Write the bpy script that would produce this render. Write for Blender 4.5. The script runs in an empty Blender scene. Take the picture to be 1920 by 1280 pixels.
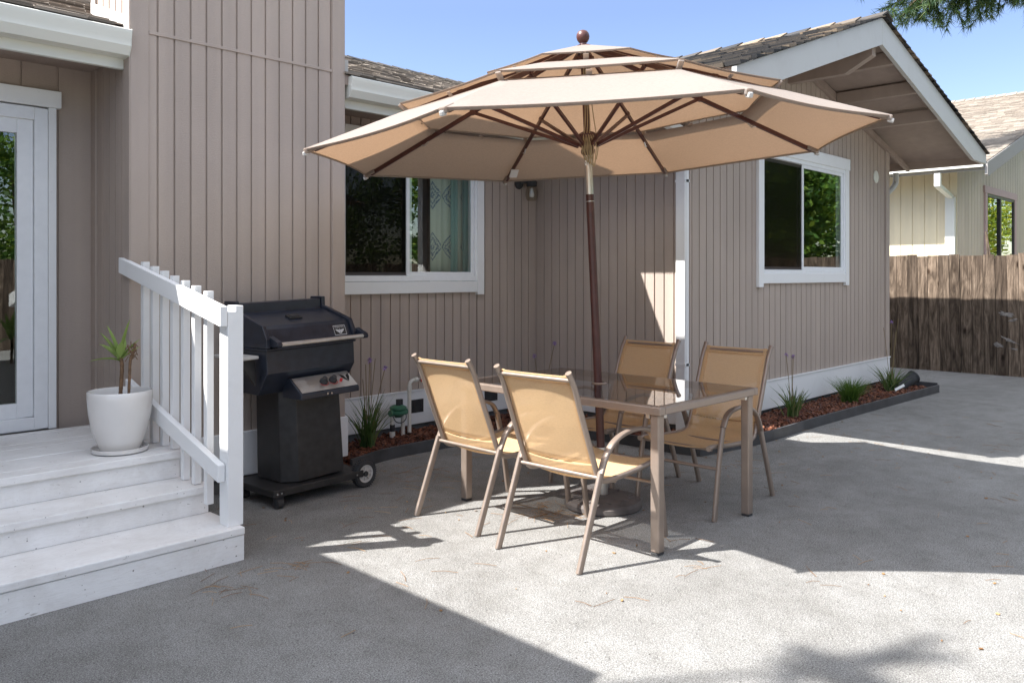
import bpy, bmesh, math, random
from mathutils import Vector, Matrix
R = math.radians
rnd = random.Random(7)
scene = bpy.context.scene
col = scene.collection

# ------------------------------------------------------------------ camera, world, sun, exposure
CAM_H = 1.4
TH = R(44.1545)                       # heading from +X (wall direction) towards +Y
cam_d = bpy.data.cameras.new("camera")
cam = bpy.data.objects.new("camera", cam_d); col.objects.link(cam)
cam.location = (0, 0, CAM_H)
cam.rotation_euler = (R(90), 0, TH - R(90))
cam_d.sensor_width = 36; cam_d.lens = 28.581
cam_d.shift_y = -124.0 / 1920.0       # horizon sits above the middle of the frame
cam_d.clip_start = 0.05; cam_d.clip_end = 600
scene.camera = cam

SUN_EL, SUN_AZ = 50.9, -32.0          # light travels towards azimuth SUN_AZ (from +X)
ldir = Vector((math.cos(R(SUN_AZ)) * math.cos(R(SUN_EL)), math.sin(R(SUN_AZ)) * math.cos(R(SUN_EL)), -math.sin(R(SUN_EL))))
w = bpy.data.worlds.new("World"); scene.world = w; w.use_nodes = True
nt = w.node_tree; nt.nodes.clear()
sky = nt.nodes.new("ShaderNodeTexSky"); sky.sky_type = 'NISHITA'; sky.sun_disc = False
sky.sun_elevation = R(SUN_EL); sky.sun_rotation = math.atan2(-ldir.x, -ldir.y) % (2 * math.pi)
sky.altitude = 50; sky.air_density = 1.0; sky.dust_density = 0.6; sky.ozone_density = 1.0
bg = nt.nodes.new("ShaderNodeBackground"); bg.inputs[1].default_value = 0.15
wo = nt.nodes.new("ShaderNodeOutputWorld")
# upper sky paled and brightened to lift the shade; low band darkened and bluer
geo = nt.nodes.new("ShaderNodeTexCoord"); sxyz = nt.nodes.new("ShaderNodeSeparateXYZ"); nt.links.new(geo.outputs['Generated'], sxyz.inputs[0])
mr = nt.nodes.new("ShaderNodeMapRange"); mr.interpolation_type = 'SMOOTHSTEP'
mr.inputs['From Min'].default_value = 0.30; mr.inputs['From Max'].default_value = 0.62; nt.links.new(sxyz.outputs[2], mr.inputs['Value'])
hi = nt.nodes.new("ShaderNodeHueSaturation"); hi.inputs['Saturation'].default_value = 0.30; hi.inputs['Value'].default_value = 1.45
lo = nt.nodes.new("ShaderNodeHueSaturation"); lo.inputs['Hue'].default_value = 0.515; lo.inputs['Saturation'].default_value = 1.06; lo.inputs['Value'].default_value = 0.57
nt.links.new(sky.outputs[0], hi.inputs['Color']); nt.links.new(sky.outputs[0], lo.inputs['Color'])
smx = nt.nodes.new("ShaderNodeMix"); smx.data_type = 'RGBA'
nt.links.new(mr.outputs[0], smx.inputs[0]); nt.links.new(lo.outputs[0], smx.inputs[6]); nt.links.new(hi.outputs[0], smx.inputs[7])
nt.links.new(smx.outputs[2], bg.inputs[0]); nt.links.new(bg.outputs[0], wo.inputs[0])
sl = bpy.data.lights.new("sun", 'SUN'); sl.energy = 5.0; sl.angle = R(0.53); sl.color = (1.0, 0.972, 0.94)
so = bpy.data.objects.new("sun", sl); col.objects.link(so)
so.location = (-6, 6, 14); so.rotation_euler = ldir.to_track_quat('-Z', 'Y').to_euler()
scene.view_settings.view_transform = 'Standard'; scene.view_settings.look = 'None'
scene.view_settings.exposure = 1.5; scene.view_settings.gamma = 1.0
scene.cycles.max_bounces = 10; scene.cycles.transparent_max_bounces = 16
scene.cycles.use_denoising = True

# ------------------------------------------------------------------ helpers
def tag(o, label=None, cat=None, group=None, kind=None):
    if label: o['label'] = label
    if cat: o['category'] = cat
    if group: o['group'] = group
    if kind: o['kind'] = kind
    return o

def empty(name, loc=(0, 0, 0), rz=0.0, label=None, cat=None, group=None):
    o = bpy.data.objects.new(name, None); col.objects.link(o)
    o.location = loc; o.rotation_euler = (0, 0, rz); o.empty_display_size = 0.1
    return tag(o, label, cat, group)

def V(*a): return Vector(a)

class MB:
    """collects polygons and links them as one mesh object"""
    def __init__(s): s.v = []; s.f = []
    def poly(s, pts):
        n = len(s.v); s.v += [tuple(p) for p in pts]; s.f.append(tuple(range(n, n + len(pts)))); return s
    def grid(s, rows, close=False):
        n = len(s.v); m = len(rows[0])
        for r_ in rows: s.v += [tuple(p) for p in r_]
        for i in range(len(rows) - 1):
            for j in range(m if close else m - 1):
                k = (j + 1) % m
                s.f.append((n + i * m + j, n + i * m + k, n + (i + 1) * m + k, n + (i + 1) * m + j))
        return s
    def box(s, x0, x1, y0, y1, z0, z1, M=None):
        c = [(x0, y0, z0), (x1, y0, z0), (x1, y1, z0), (x0, y1, z0), (x0, y0, z1), (x1, y0, z1), (x1, y1, z1), (x0, y1, z1)]
        if M: c = [M @ Vector(p) for p in c]
        n = len(s.v); s.v += [tuple(p) for p in c]
        s.f += [tuple(n + i for i in q) for q in ((0, 3, 2, 1), (4, 5, 6, 7), (0, 1, 5, 4), (1, 2, 6, 5), (2, 3, 7, 6), (3, 0, 4, 7))]
        return s
    def prism(s, poly, a, b, fn):
        """2D polygon extruded between parameters a and b; fn(u, v, t) -> point"""
        A = [fn(u, v, a) for u, v in poly]; B = [fn(u, v, b) for u, v in poly]
        n = len(s.v); m = len(poly); s.v += [tuple(p) for p in A + B]
        s.f.append(tuple(range(n + m - 1, n - 1, -1))); s.f.append(tuple(range(n + m, n + 2 * m)))
        for i in range(m):
            j = (i + 1) % m; s.f.append((n + i, n + j, n + m + j, n + m + i))
        return s
    def beam(s, p0, p1, w_, h, up=(0, 0, 1)):
        p0, p1 = Vector(p0), Vector(p1); d = (p1 - p0).normalized()
        side = d.cross(Vector(up)).normalized(); u = side.cross(d)
        c = [(-w_ / 2, -h / 2), (w_ / 2, -h / 2), (w_ / 2, h / 2), (-w_ / 2, h / 2)]
        return s.prism(c, 0, 1, lambda a, b, t: (p1 if t else p0) + side * a + u * b)
    def tube(s, pts, r, n=10, caps=True):
        pts = [Vector(p) for p in pts]; rr = r if isinstance(r, (list, tuple)) else [r] * len(pts)
        t0 = (pts[1] - pts[0]).normalized(); a = t0.orthogonal().normalized(); rows = []
        for i, p in enumerate(pts):
            t = (pts[min(i + 1, len(pts) - 1)] - pts[max(i - 1, 0)]).normalized()
            a = (a - t * a.dot(t)).normalized(); b = t.cross(a)
            rows.append([p + (a * math.cos(2 * math.pi * k / n) + b * math.sin(2 * math.pi * k / n)) * rr[i] for k in range(n)])
        s.grid(rows, True)
        if caps: s.poly(rows[0][::-1]); s.poly(rows[-1])
        return s
    def flat(s, pts, wdir, w_, t_, rnd_=0.3):
        """rounded rectangular bar swept along pts; w_ along the fixed direction wdir, t_ across"""
        pts = [Vector(p) for p in pts]; wd = Vector(wdir).normalized(); rows = []
        c = rnd_ * min(w_, t_)
        sec = []
        for sx, sy in ((1, 1), (-1, 1), (-1, -1), (1, -1)):
            cx, cy = sx * (w_ / 2 - c), sy * (t_ / 2 - c)
            a0 = {(1, 1): 0, (-1, 1): 90, (-1, -1): 180, (1, -1): 270}[(sx, sy)]
            for q in (0, 45, 90): sec.append((cx + c * math.cos(R(a0 + q)), cy + c * math.sin(R(a0 + q))))
        for i, p in enumerate(pts):
            t = (pts[min(i + 1, len(pts) - 1)] - pts[max(i - 1, 0)]).normalized()
            nn = wd.cross(t).normalized()
            rows.append([p + wd * a + nn * b for a, b in sec])
        s.grid(rows, True); s.poly(rows[0][::-1]); s.poly(rows[-1]); return s
    def lathe(s, prof, n=32, M=None, caps=True):
        rows = [[Vector((r_ * math.cos(2 * math.pi * k / n), r_ * math.sin(2 * math.pi * k / n), z)) for k in range(n)] for r_, z in prof]
        if M: rows = [[M @ p for p in q] for q in rows]
        s.grid(rows, True)
        if caps: s.poly(rows[0][::-1]); s.poly(rows[-1])
        return s
    def build(s, name, mat, parent=None, smooth=None, bevel=0.0, local=False, thick=0.0, seg=2):
        me = bpy.data.meshes.new(name)
        off = Vector((0, 0, 0))
        if parent is not None and not local:
            p = parent
            while p is not None: off += p.location; p = p.parent
        me.from_pydata([tuple(Vector(p) - off) for p in s.v], [], s.f)
        bm = bmesh.new(); bm.from_mesh(me)
        bmesh.ops.remove_doubles(bm, verts=bm.verts, dist=1e-6)
        bmesh.ops.recalc_face_normals(bm, faces=bm.faces) if thick == 0 else None
        bm.to_mesh(me); bm.free()
        me.materials.append(mat)
        if smooth is not None:
            for p in me.polygons: p.use_smooth = True
            me.set_sharp_from_angle(angle=R(smooth))
        o = bpy.data.objects.new(name, me); col.objects.link(o)
        if parent is not None: o.parent = parent
        if thick:
            m = o.modifiers.new("solidify", 'SOLIDIFY'); m.thickness = thick; m.offset = 0
        if bevel:
            m = o.modifiers.new("bevel", 'BEVEL'); m.width = bevel; m.segments = seg; m.limit_method = 'ANGLE'; m.angle_limit = R(40)
            m.harden_normals = False
        return o

def catmull(pts, n=6):
    pts = [Vector(p) for p in pts]; out = []
    P = [pts[0] * 2 - pts[1]] + pts + [pts[-1] * 2 - pts[-2]]
    for i in range(1, len(P) - 2):
        for k in range(n):
            t = k / n; a, b, c, d = P[i - 1:i + 3]
            out.append(0.5 * ((2 * b) + (c - a) * t + (2 * a - 5 * b + 4 * c - d) * t * t + (3 * b - a - 3 * c + d) * t ** 3))
    out.append(pts[-1]); return out

# ------------------------------------------------------------------ materials
class NT:
    def __init__(s, name):
        s.m = bpy.data.materials.new(name); s.m.use_nodes = True; s.t = s.m.node_tree; s.t.nodes.clear()
        s.out = s.n('OutputMaterial')
    def n(s, kind, **kw):
        x = s.t.nodes.new('ShaderNode' + kind)
        for k, v in kw.items(): setattr(x, k, v)
        return x
    def l(s, a, b): s.t.links.new(a, b)
    def coord(s, scale=(1, 1, 1), obj=True):
        tc = s.n('TexCoord'); mp = s.n('Mapping'); mp.inputs['Scale'].default_value = scale
        s.l(tc.outputs['Object'], mp.inputs['Vector']); return mp.outputs[0]
    def noise(s, scale, vec=None, detail=4, rough=0.55, dist=0.0):
        x = s.n('TexNoise'); x.inputs['Scale'].default_value = scale; x.inputs['Detail'].default_value = detail
        x.inputs['Roughness'].default_value = rough; x.inputs['Distortion'].default_value = dist
        s.l(vec if vec is not None else s.coord(), x.inputs['Vector']); return x.outputs['Fac']
    def ramp(s, fac, stops):
        x = s.n('ValToRGB'); e = x.color_ramp.elements
        while len(e) < len(stops): e.new(0.5)
        for i, (p, c) in enumerate(stops): e[i].position = p; e[i].color = (*c, 1)
        s.l(fac, x.inputs[0]); return x.outputs[0]
    def mix(s, fac, a, b, mode='MIX'):
        x = s.n('Mix', data_type='RGBA', blend_type=mode)
        for inp, v in ((x.inputs[0], fac), (x.inputs[6], a), (x.inputs[7], b)):
            if isinstance(v, (int, float)): inp.default_value = v
            elif isinstance(v, (tuple, list)): inp.default_value = (*v, 1)
            else: s.l(v, inp)
        return x.outputs[2]
    def math(s, op, a, b=0.0):
        x = s.n('Math', operation=op)
        for inp, v in ((x.inputs[0], a), (x.inputs[1], b)):
            if isinstance(v, (int, float)): inp.default_value = v
            else: s.l(v, inp)
        return x.outputs[0]
    def bump(s, h, strength=0.3, dist=0.002, normal=None):
        x = s.n('Bump'); x.inputs['Strength'].default_value = strength; x.inputs['Distance'].default_value = dist
        s.l(h, x.inputs['Height'])
        if normal is not None: s.l(normal, x.inputs['Normal'])
        return x.outputs[0]
    def island(s):
        return s.n('NewGeometry').outputs['Random Per Island']
    def bsdf(s, color, rough=0.6, metal=0.0, normal=None, spec=0.5, finish=True):
        b = s.n('BsdfPrincipled')
        for nm, v in (('Base Color', color), ('Roughness', rough), ('Metallic', metal), ('Specular IOR Level', spec)):
            if isinstance(v, (int, float)): b.inputs[nm].default_value = v
            elif isinstance(v, (tuple, list)): b.inputs[nm].default_value = (*v, 1)
            else: s.l(v, b.inputs[nm])
        if normal is not None: s.l(normal, b.inputs['Normal'])
        if finish: s.l(b.outputs[0], s.out.inputs[0])
        return b.outputs[0]

def sc(c, k): return tuple(x * k for x in c)

def m_siding(name, c, var=0.08):
    t = NT(name)
    big = t.noise(1.3, t.coord((1, 1, 0.6)), 4)
    fine = t.noise(9, t.coord((6, 6, 45)), 5, 0.65)
    cc = t.ramp(big, [(0.3, sc(c, 1 - var)), (0.7, sc(c, 1 + var))])
    cc = t.mix(t.math('MULTIPLY', fine, 0.55), cc, sc(c, 0.78))
    brd = t.noise(1.0, t.coord((8.5, 8.5, 0.10)), 2, 0.5)
    cc = t.mix(0.55, cc, t.ramp(brd, [(0.3, (0.86, 0.86, 0.87)), (0.7, (1.09, 1.08, 1.07))]), 'MULTIPLY')
    grime = t.noise(2.2, t.coord((5, 5, 0.5)), 3, 0.6)
    cc = t.mix(t.ramp(grime, [(0.55, (0, 0, 0)), (0.8, (0.3, 0.3, 0.3))]), cc, sc(c, 0.72))
    t.bsdf(cc, 0.62, normal=t.bump(fine, 0.8, 0.004), spec=0.3); return t.m

def m_paint(name, c, rough=0.5, dirt=0.25, dcol=(0.25, 0.2, 0.15), bump=0.25):
    t = NT(name)
    grain = t.noise(14, t.coord((3, 3, 14)), 5, 0.6)
    d = t.noise(3.5, t.coord((1, 1, 1)), 6, 0.7, 0.4)
    sp = t.noise(38, None, 3, 0.6)
    cc = t.mix(t.ramp(d, [(0.52, (0, 0, 0)), (0.85, (dirt, dirt, dirt))]), c, dcol)
    cc = t.mix(t.ramp(sp, [(0.68, (0, 0, 0)), (0.78, (dirt, dirt, dirt))]), cc, sc(dcol, 0.7))
    t.bsdf(cc, rough, normal=t.bump(grain, bump, 0.002), spec=0.35); return t.m

def m_paint2(name, c, rough, dirt, dcol, bump):
    t = NT(name); grain = t.noise(16, t.coord((1.5, 9, 9)), 5, 0.65)
    d = t.noise(2.2, None, 6, 0.7, 0.6); sp = t.noise(55, None, 2, 0.5); chip = t.noise(13, t.coord((0.6, 1.4, 1.4)), 5, 0.7, 0.8)
    cc = t.mix(t.ramp(d, [(0.45, (0, 0, 0)), (0.8, (dirt, dirt, dirt))]), c, dcol)
    cc = t.mix(t.math('MULTIPLY', t.ramp(grain, [(0.5, (0, 0, 0)), (0.75, (1, 1, 1))]), 0.22), cc, sc(dcol, 1.2))
    cc = t.mix(t.ramp(chip, [(0.685, (0, 0, 0)), (0.705, (0.75, 0.75, 0.75))]), cc, (0.33, 0.29, 0.25))
    cc = t.mix(t.ramp(sp, [(0.71, (0, 0, 0)), (0.75, (0.8, 0.8, 0.8))]), cc, (0.12, 0.10, 0.085))
    t.bsdf(cc, rough, normal=t.bump(t.math('SUBTRACT', grain, t.math('MULTIPLY', chip, 0.4)), bump, 0.003), spec=0.3); return t.m

def m_plain(name, c, rough=0.5, metal=0.0, var=0.12, nscale=18, bump=0.15, spec=0.5):
    t = NT(name); nz = t.noise(nscale, None, 5)
    cc = t.ramp(nz, [(0.3, sc(c, 1 - var)), (0.7, sc(c, 1 + var))])
    rr = t.math('ADD', t.math('MULTIPLY', nz, 0.2), rough - 0.1)
    t.bsdf(cc, rr, metal, t.bump(t.noise(nscale * 6), bump, 0.001), spec); return t.m

def m_shingle(name, cols):
    t = NT(name)
    cc = t.ramp(t.island(), [(i / (len(cols) - 1), c) for i, c in enumerate(cols)])
    g = t.noise(160, None, 3, 0.7)
    cc = t.mix(t.math('MULTIPLY', g, 0.6), cc, sc(cols[0], 0.6))
    t.bsdf(cc, 0.9, normal=t.bump(g, 0.6, 0.004), spec=0.2); return t.m

def m_cloth(name, c, trans, tfac, alpha=0.0, weave=900.0):
    t = NT(name)
    wv = t.noise(60, t.coord((1, 1, 12)), 3, 0.7); wv2 = t.noise(60, t.coord((12, 12, 1)), 3, 0.7)
    f = t.math('MULTIPLY', t.math('ADD', wv, wv2), 0.5)
    c1 = t.ramp(f, [(0.38, sc(c, 0.86)), (0.62, sc(c, 1.08))]); c2 = t.ramp(f, [(0.38, sc(trans, 0.82)), (0.62, sc(trans, 1.1))])
    d = t.n('BsdfDiffuse'); t.l(c1, d.inputs[0]); tr = t.n('BsdfTranslucent'); t.l(c2, tr.inputs[0])
    bp = t.bump(f, 0.35, 0.0015, t.bump(t.noise(5.5, None, 3, 0.5), 0.25, 0.02)); t.l(bp, d.inputs['Normal'])
    mx = t.n('MixShader'); mx.inputs[0].default_value = tfac; t.l(d.outputs[0], mx.inputs[1]); t.l(tr.outputs[0], mx.inputs[2])
    o = mx.outputs[0]
    if alpha:
        tp = t.n('BsdfTransparent'); m2 = t.n('MixShader'); m2.inputs[0].default_value = alpha
        t.l(o, m2.inputs[1]); t.l(tp.outputs[0], m2.inputs[2]); o = m2.outputs[0]
    t.l(o, t.out.inputs[0]); return t.m

def m_glass(name, ior, tint, rough=0.0, gl=(1, 1, 1), wav=0.0):
    t = NT(name); ge = t.n('NewGeometry'); dp = t.n('VectorMath', operation='DOT_PRODUCT')
    t.l(ge.outputs['Incoming'], dp.inputs[0]); t.l(ge.outputs['Normal'], dp.inputs[1]); f0 = ((ior - 1) / (ior + 1)) ** 2
    sch = t.math('ADD', t.math('MULTIPLY', t.math('POWER', t.math('SUBTRACT', 1.0, t.math('ABSOLUTE', dp.outputs['Value'])), 5.0), 1 - f0), f0)
    g = t.n('BsdfGlossy'); g.inputs['Color'].default_value = (*gl, 1); g.inputs['Roughness'].default_value = rough
    tp = t.n('BsdfTransparent'); tp.inputs[0].default_value = (*tint, 1)
    if wav:
        bp = t.bump(t.noise(1.6, None, 2), wav, 0.01); t.l(bp, g.inputs['Normal'])
    mx = t.n('MixShader'); t.l(sch, mx.inputs[0]); t.l(tp.outputs[0], mx.inputs[1]); t.l(g.outputs[0], mx.inputs[2])
    t.l(mx.outputs[0], t.out.inputs[0]); return t.m

def m_leaf(name, cols, tfac=0.35):
    t = NT(name); cc = t.ramp(t.island(), [(i / (len(cols) - 1), c) for i, c in enumerate(cols)])
    d = t.bsdf(cc, 0.55, finish=False, spec=0.3); tr = t.n('BsdfTranslucent'); t.l(t.mix(0.3, cc, (0.35, 0.5, 0.03)), tr.inputs[0])
    mx = t.n('MixShader'); mx.inputs[0].default_value = tfac; t.l(d, mx.inputs[1]); t.l(tr.outputs[0], mx.inputs[2])
    t.l(mx.outputs[0], t.out.inputs[0]); return t.m

def m_gravel():
    t = NT("crushed_granite")
    g1 = t.noise(180, None, 3, 0.85); g2 = t.noise(75, None, 4, 0.7); big = t.noise(0.9, None, 5, 0.6, 0.5); mid = t.noise(5.5, None, 5, 0.65)
    vo = t.n('TexVoronoi'); vo.inputs['Scale'].default_value = 135; t.l(t.coord(), vo.inputs['Vector'])
    cc = t.ramp(g1, [(0.32, (0.12, 0.116, 0.11)), (0.5, (0.43, 0.42, 0.40)), (0.66, (0.80, 0.79, 0.76))])
    cv = t.ramp(vo.outputs['Color'], [(0.0, (0.40, 0.39, 0.37)), (0.3, (0.92, 0.92, 0.91)), (1.0, (1.16, 1.16, 1.15))])
    cc = t.mix(0.55, cc, cv, 'MULTIPLY')
    cc = t.mix(0.75, cc, t.ramp(big, [(0.3, (0.72, 0.71, 0.69)), (0.7, (1.06, 1.06, 1.05))]), 'MULTIPLY')
    cc = t.mix(0.7, cc, t.ramp(mid, [(0.3, (0.76, 0.75, 0.73)), (0.62, (1.05, 1.05, 1.05))]), 'MULTIPLY')
    dk = t.noise(58, None, 2, 0.5)
    cc = t.mix(t.ramp(dk, [(0.69, (0, 0, 0)), (0.74, (0.85, 0.85, 0.85))]), cc, (0.07, 0.06, 0.05))
    h = t.math('ADD', t.math('MULTIPLY', g1, 0.5), t.math('MULTIPLY', g2, 0.8))
    b1 = t.bump(h, 0.9, 0.010); b2 = t.bump(mid, 0.35, 0.04, b1)
    t.bsdf(t.mix(1.0, cc, (0.61, 0.615, 0.625), 'MULTIPLY'), 0.92, normal=b2, spec=0.2); return t.m

def m_oldwood():
    t = NT("weathered_fence_wood")
    isl = t.island(); co = t.n('TexCoord'); ad = t.n('VectorMath', operation='ADD'); t.l(co.outputs['Object'], ad.inputs[0])
    cmb = t.n('CombineXYZ'); t.l(t.math('MULTIPLY', isl, 37.0), cmb.inputs[0]); t.l(t.math('MULTIPLY', isl, 11.0), cmb.inputs[2]); t.l(cmb.outputs[0], ad.inputs[1])
    mp = t.n('Mapping'); mp.inputs['Scale'].default_value = (5, 5, 0.9); t.l(ad.outputs[0], mp.inputs[0])
    g = t.noise(1.5, mp.outputs[0], 5, 0.6, 2.6); g2 = t.noise(10, mp.outputs[0], 4, 0.7, 0.8)
    c = t.ramp(g, [(0.25, (0.045, 0.034, 0.026)), (0.45, (0.12, 0.092, 0.07)), (0.62, (0.22, 0.172, 0.132)), (0.8, (0.33, 0.27, 0.215))])
    c = t.mix(0.7, c, t.ramp(g2, [(0.3, (0.55, 0.5, 0.46)), (0.65, (1.1, 1.08, 1.05))]), 'MULTIPLY')
    mp3 = t.n('Mapping'); mp3.inputs['Scale'].default_value = (75, 75, 1.1); t.l(ad.outputs[0], mp3.inputs[0])
    g3 = t.noise(1.0, mp3.outputs[0], 3, 0.6, 0.3)
    c = t.mix(0.65, c, t.ramp(g3, [(0.38, (0.42, 0.40, 0.38)), (0.55, (1.05, 1.05, 1.05))]), 'MULTIPLY')
    mp4 = t.n('Mapping'); mp4.inputs['Scale'].default_value = (5.5, 5.5, 2.6); t.l(ad.outputs[0], mp4.inputs[0])
    kn = t.n('TexVoronoi'); kn.inputs['Scale'].default_value = 1.0; t.l(mp4.outputs[0], kn.inputs['Vector'])
    c = t.mix(1.0, c, t.ramp(kn.outputs['Distance'], [(0.06, (0.22, 0.18, 0.15)), (0.16, (1, 1, 1))]), 'MULTIPLY')
    c = t.mix(0.8, c, t.ramp(isl, [(0.0, (0.42, 0.40, 0.39)), (0.5, (0.85, 0.84, 0.83)), (1.0, (1.35, 1.33, 1.30))]), 'MULTIPLY')
    t.bsdf(c, 0.85, normal=t.bump(t.math('ADD', g, g2), 0.6, 0.006), spec=0.15); return t.m

TAUPE = (0.462, 0.382, 0.325)
M = dict(
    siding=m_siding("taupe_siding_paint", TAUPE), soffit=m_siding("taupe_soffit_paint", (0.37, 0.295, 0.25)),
    trim=m_paint("white_trim_paint", (0.78, 0.78, 0.77), 0.45, 0.12), fascia=m_paint("greyish_white_fascia_paint", (0.47, 0.465, 0.44), 0.5, 0.2),
    gutter=m_paint("cream_gutter_enamel", (0.70, 0.70, 0.63), 0.35, 0.12, (0.4, 0.38, 0.3), 0.08),
    deck=m_paint2("white_deck_paint", (0.82, 0.805, 0.785), 0.5, 0.42, (0.36, 0.31, 0.26), 0.5),
    vinyl=m_plain("white_vinyl", (0.78, 0.79, 0.80), 0.35, var=0.03, bump=0.03),
    shingle=m_shingle("grey_brown_shingle", [(0.10, 0.085, 0.07), (0.22, 0.19, 0.16), (0.42, 0.36, 0.30), (0.58, 0.51, 0.43)]),
    shingle_dark=m_shingle("dark_grey_shingle", [(0.03, 0.032, 0.036), (0.06, 0.058, 0.057), (0.11, 0.095, 0.08), (0.34, 0.26, 0.18)]),
    shingle_tan=m_shingle("tan_shingle", [(0.20, 0.17, 0.14), (0.28, 0.24, 0.20), (0.35, 0.30, 0.25), (0.42, 0.37, 0.31)]),
    wglass=m_glass("window_glass", 1.9, (0.88, 0.92, 0.90), 0.0, wav=0.06),
    screen=m_glass("insect_screen_mesh", 1.25, (0.27, 0.25, 0.245), 0.25, (0.45, 0.42, 0.4)),
    tglass=m_glass("smoked_table_glass", 1.55, (0.44, 0.41, 0.41), 0.0),
    room=m_plain("painted_room_dimness", (0.055, 0.05, 0.048), 0.9),  # near-black walls: the dimness indoors is put into the colour
    umb=m_cloth("beige_canvas", (0.385, 0.35, 0.32), (0.64, 0.50, 0.38), 0.50),
    sling=m_cloth("tan_mesh_sling", (0.80, 0.585, 0.345), (0.80, 0.52, 0.265), 0.30, 0.38),
    brown=m_plain("dark_red_brown_enamel", (0.075, 0.026, 0.021), 0.35, 0.0, 0.2),
    chair=m_plain("taupe_metal_enamel", (0.30, 0.238, 0.195), 0.36, 0.45, 0.06, bump=0.05),
    silver=m_plain("brushed_aluminium", (0.62, 0.60, 0.57), 0.32, 0.85, 0.08), chrome=m_plain("bright_metal", (0.72, 0.72, 0.72), 0.18, 1.0, 0.05),
    plasticw=m_plain("white_plastic", (0.72, 0.72, 0.68), 0.4, var=0.04), 
    black=m_plain("black_grill_enamel", (0.017, 0.021, 0.032), 0.34, 0.0, 0.3, bump=0.25), rubber=m_plain("black_rubber", (0.035, 0.035, 0.036), 0.8, 0, 0.25),
    dusty=m_plain("dusty_black_steel", (0.022, 0.021, 0.021), 0.5, 0.0, 0.4, bump=0.2),
    greyp=m_plain("grey_plastic", (0.46, 0.44, 0.41), 0.6, var=0.08), red=m_plain("red_plastic", (0.45, 0.02, 0.02), 0.4),
    ink=m_plain("white_ink", (0.62, 0.62, 0.62), 0.5, var=0.02), inkb=m_plain("black_ink", (0.02, 0.02, 0.02), 0.5, var=0.02),
    concrete=m_plain("dark_cast_stone", (0.115, 0.10, 0.092), 0.8, 0, 0.3, 9, 0.5), ceramic=m_plain("white_glazed_ceramic", (0.74, 0.71, 0.675), 0.12, 0, 0.03, 6, 0.02),
    soil=m_plain("potting_soil", (0.05, 0.035, 0.025), 0.95, 0, 0.4, 40, 0.8), edging=m_plain("dark_plastic_edging", (0.055, 0.055, 0.058), 0.55, 0, 0.35, 7),
    pvc=m_paint("weathered_white_pvc", (0.66, 0.63, 0.56), 0.4, 0.5, (0.22, 0.15, 0.09)), green=m_plain("green_plastic", (0.05, 0.16, 0.095), 0.5),
    founda=m_plain("grey_foundation_concrete", (0.20, 0.19, 0.18), 0.9, 0, 0.2, 6, 0.5), gravel=m_gravel(), oldwood=m_oldwood(),
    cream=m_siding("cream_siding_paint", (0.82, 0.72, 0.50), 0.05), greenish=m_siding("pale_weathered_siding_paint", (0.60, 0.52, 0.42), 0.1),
    pink=m_paint("faded_pink_trim_paint", (0.50, 0.36, 0.35), 0.6, 0.3), darkframe=m_plain("bronze_window_frame", (0.035, 0.03, 0.028), 0.4),
    greywood=m_paint("weathered_grey_fascia", (0.34, 0.32, 0.30), 0.7, 0.4),
    bark=m_plain("bark", (0.11, 0.08, 0.055), 0.95, 0, 0.4, 14, 1.0), stem=m_plain("ringed_brown_stem", (0.17, 0.10, 0.055), 0.85, 0, 0.4, 60, 0.8),
    leaf=m_leaf("broad_leaves", [(0.025, 0.065, 0.012), (0.05, 0.12, 0.02), (0.10, 0.20, 0.03), (0.19, 0.26, 0.03)]),
    leafy=m_leaf("yellow_green_leaves", [(0.07, 0.13, 0.02), (0.16, 0.24, 0.02), (0.30, 0.34, 0.03), (0.42, 0.40, 0.04)]),
    needle=m_leaf("pine_needles", [(0.012, 0.035, 0.018), (0.025, 0.062, 0.028), (0.05, 0.095, 0.03), (0.085, 0.12, 0.03)], 0.15),
    blade=m_leaf("grass_blades", [(0.03, 0.07, 0.025), (0.06, 0.12, 0.035), (0.10, 0.16, 0.05), (0.20, 0.20, 0.09)], 0.25),
    rosemary=m_leaf("bright_green_blades", [(0.04, 0.10, 0.02), (0.08, 0.17, 0.03), (0.14, 0.22, 0.05)], 0.25),
    yucca=m_leaf("glossy_green_leaves", [(0.06, 0.18, 0.025), (0.16, 0.32, 0.05), (0.42, 0.48, 0.18)], 0.3),
    petal=m_plain("purple_petals", (0.33, 0.20, 0.48), 0.7), drystem=m_plain("dry_flower_stem", (0.20, 0.15, 0.07), 0.8),
    mulch=m_leaf("red_brown_bark_mulch", [(0.035, 0.012, 0.007), (0.085, 0.027, 0.014), (0.14, 0.048, 0.024), (0.20, 0.08, 0.04)], 0.0),
    litter=m_leaf("dry_pine_needles", [(0.16, 0.08, 0.03), (0.28, 0.15, 0.06), (0.40, 0.25, 0.12)], 0.0),
    lampglass=m_glass("ribbed_lamp_glass", 1.6, (0.85, 0.84, 0.80), 0.08), cord=m_plain("tan_cord", (0.36, 0.29, 0.17), 0.8), sheer=m_cloth("teal_curtain_cloth", (0.40, 0.62, 0.58), (0.40, 0.62, 0.58), 0.3),
)
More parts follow.
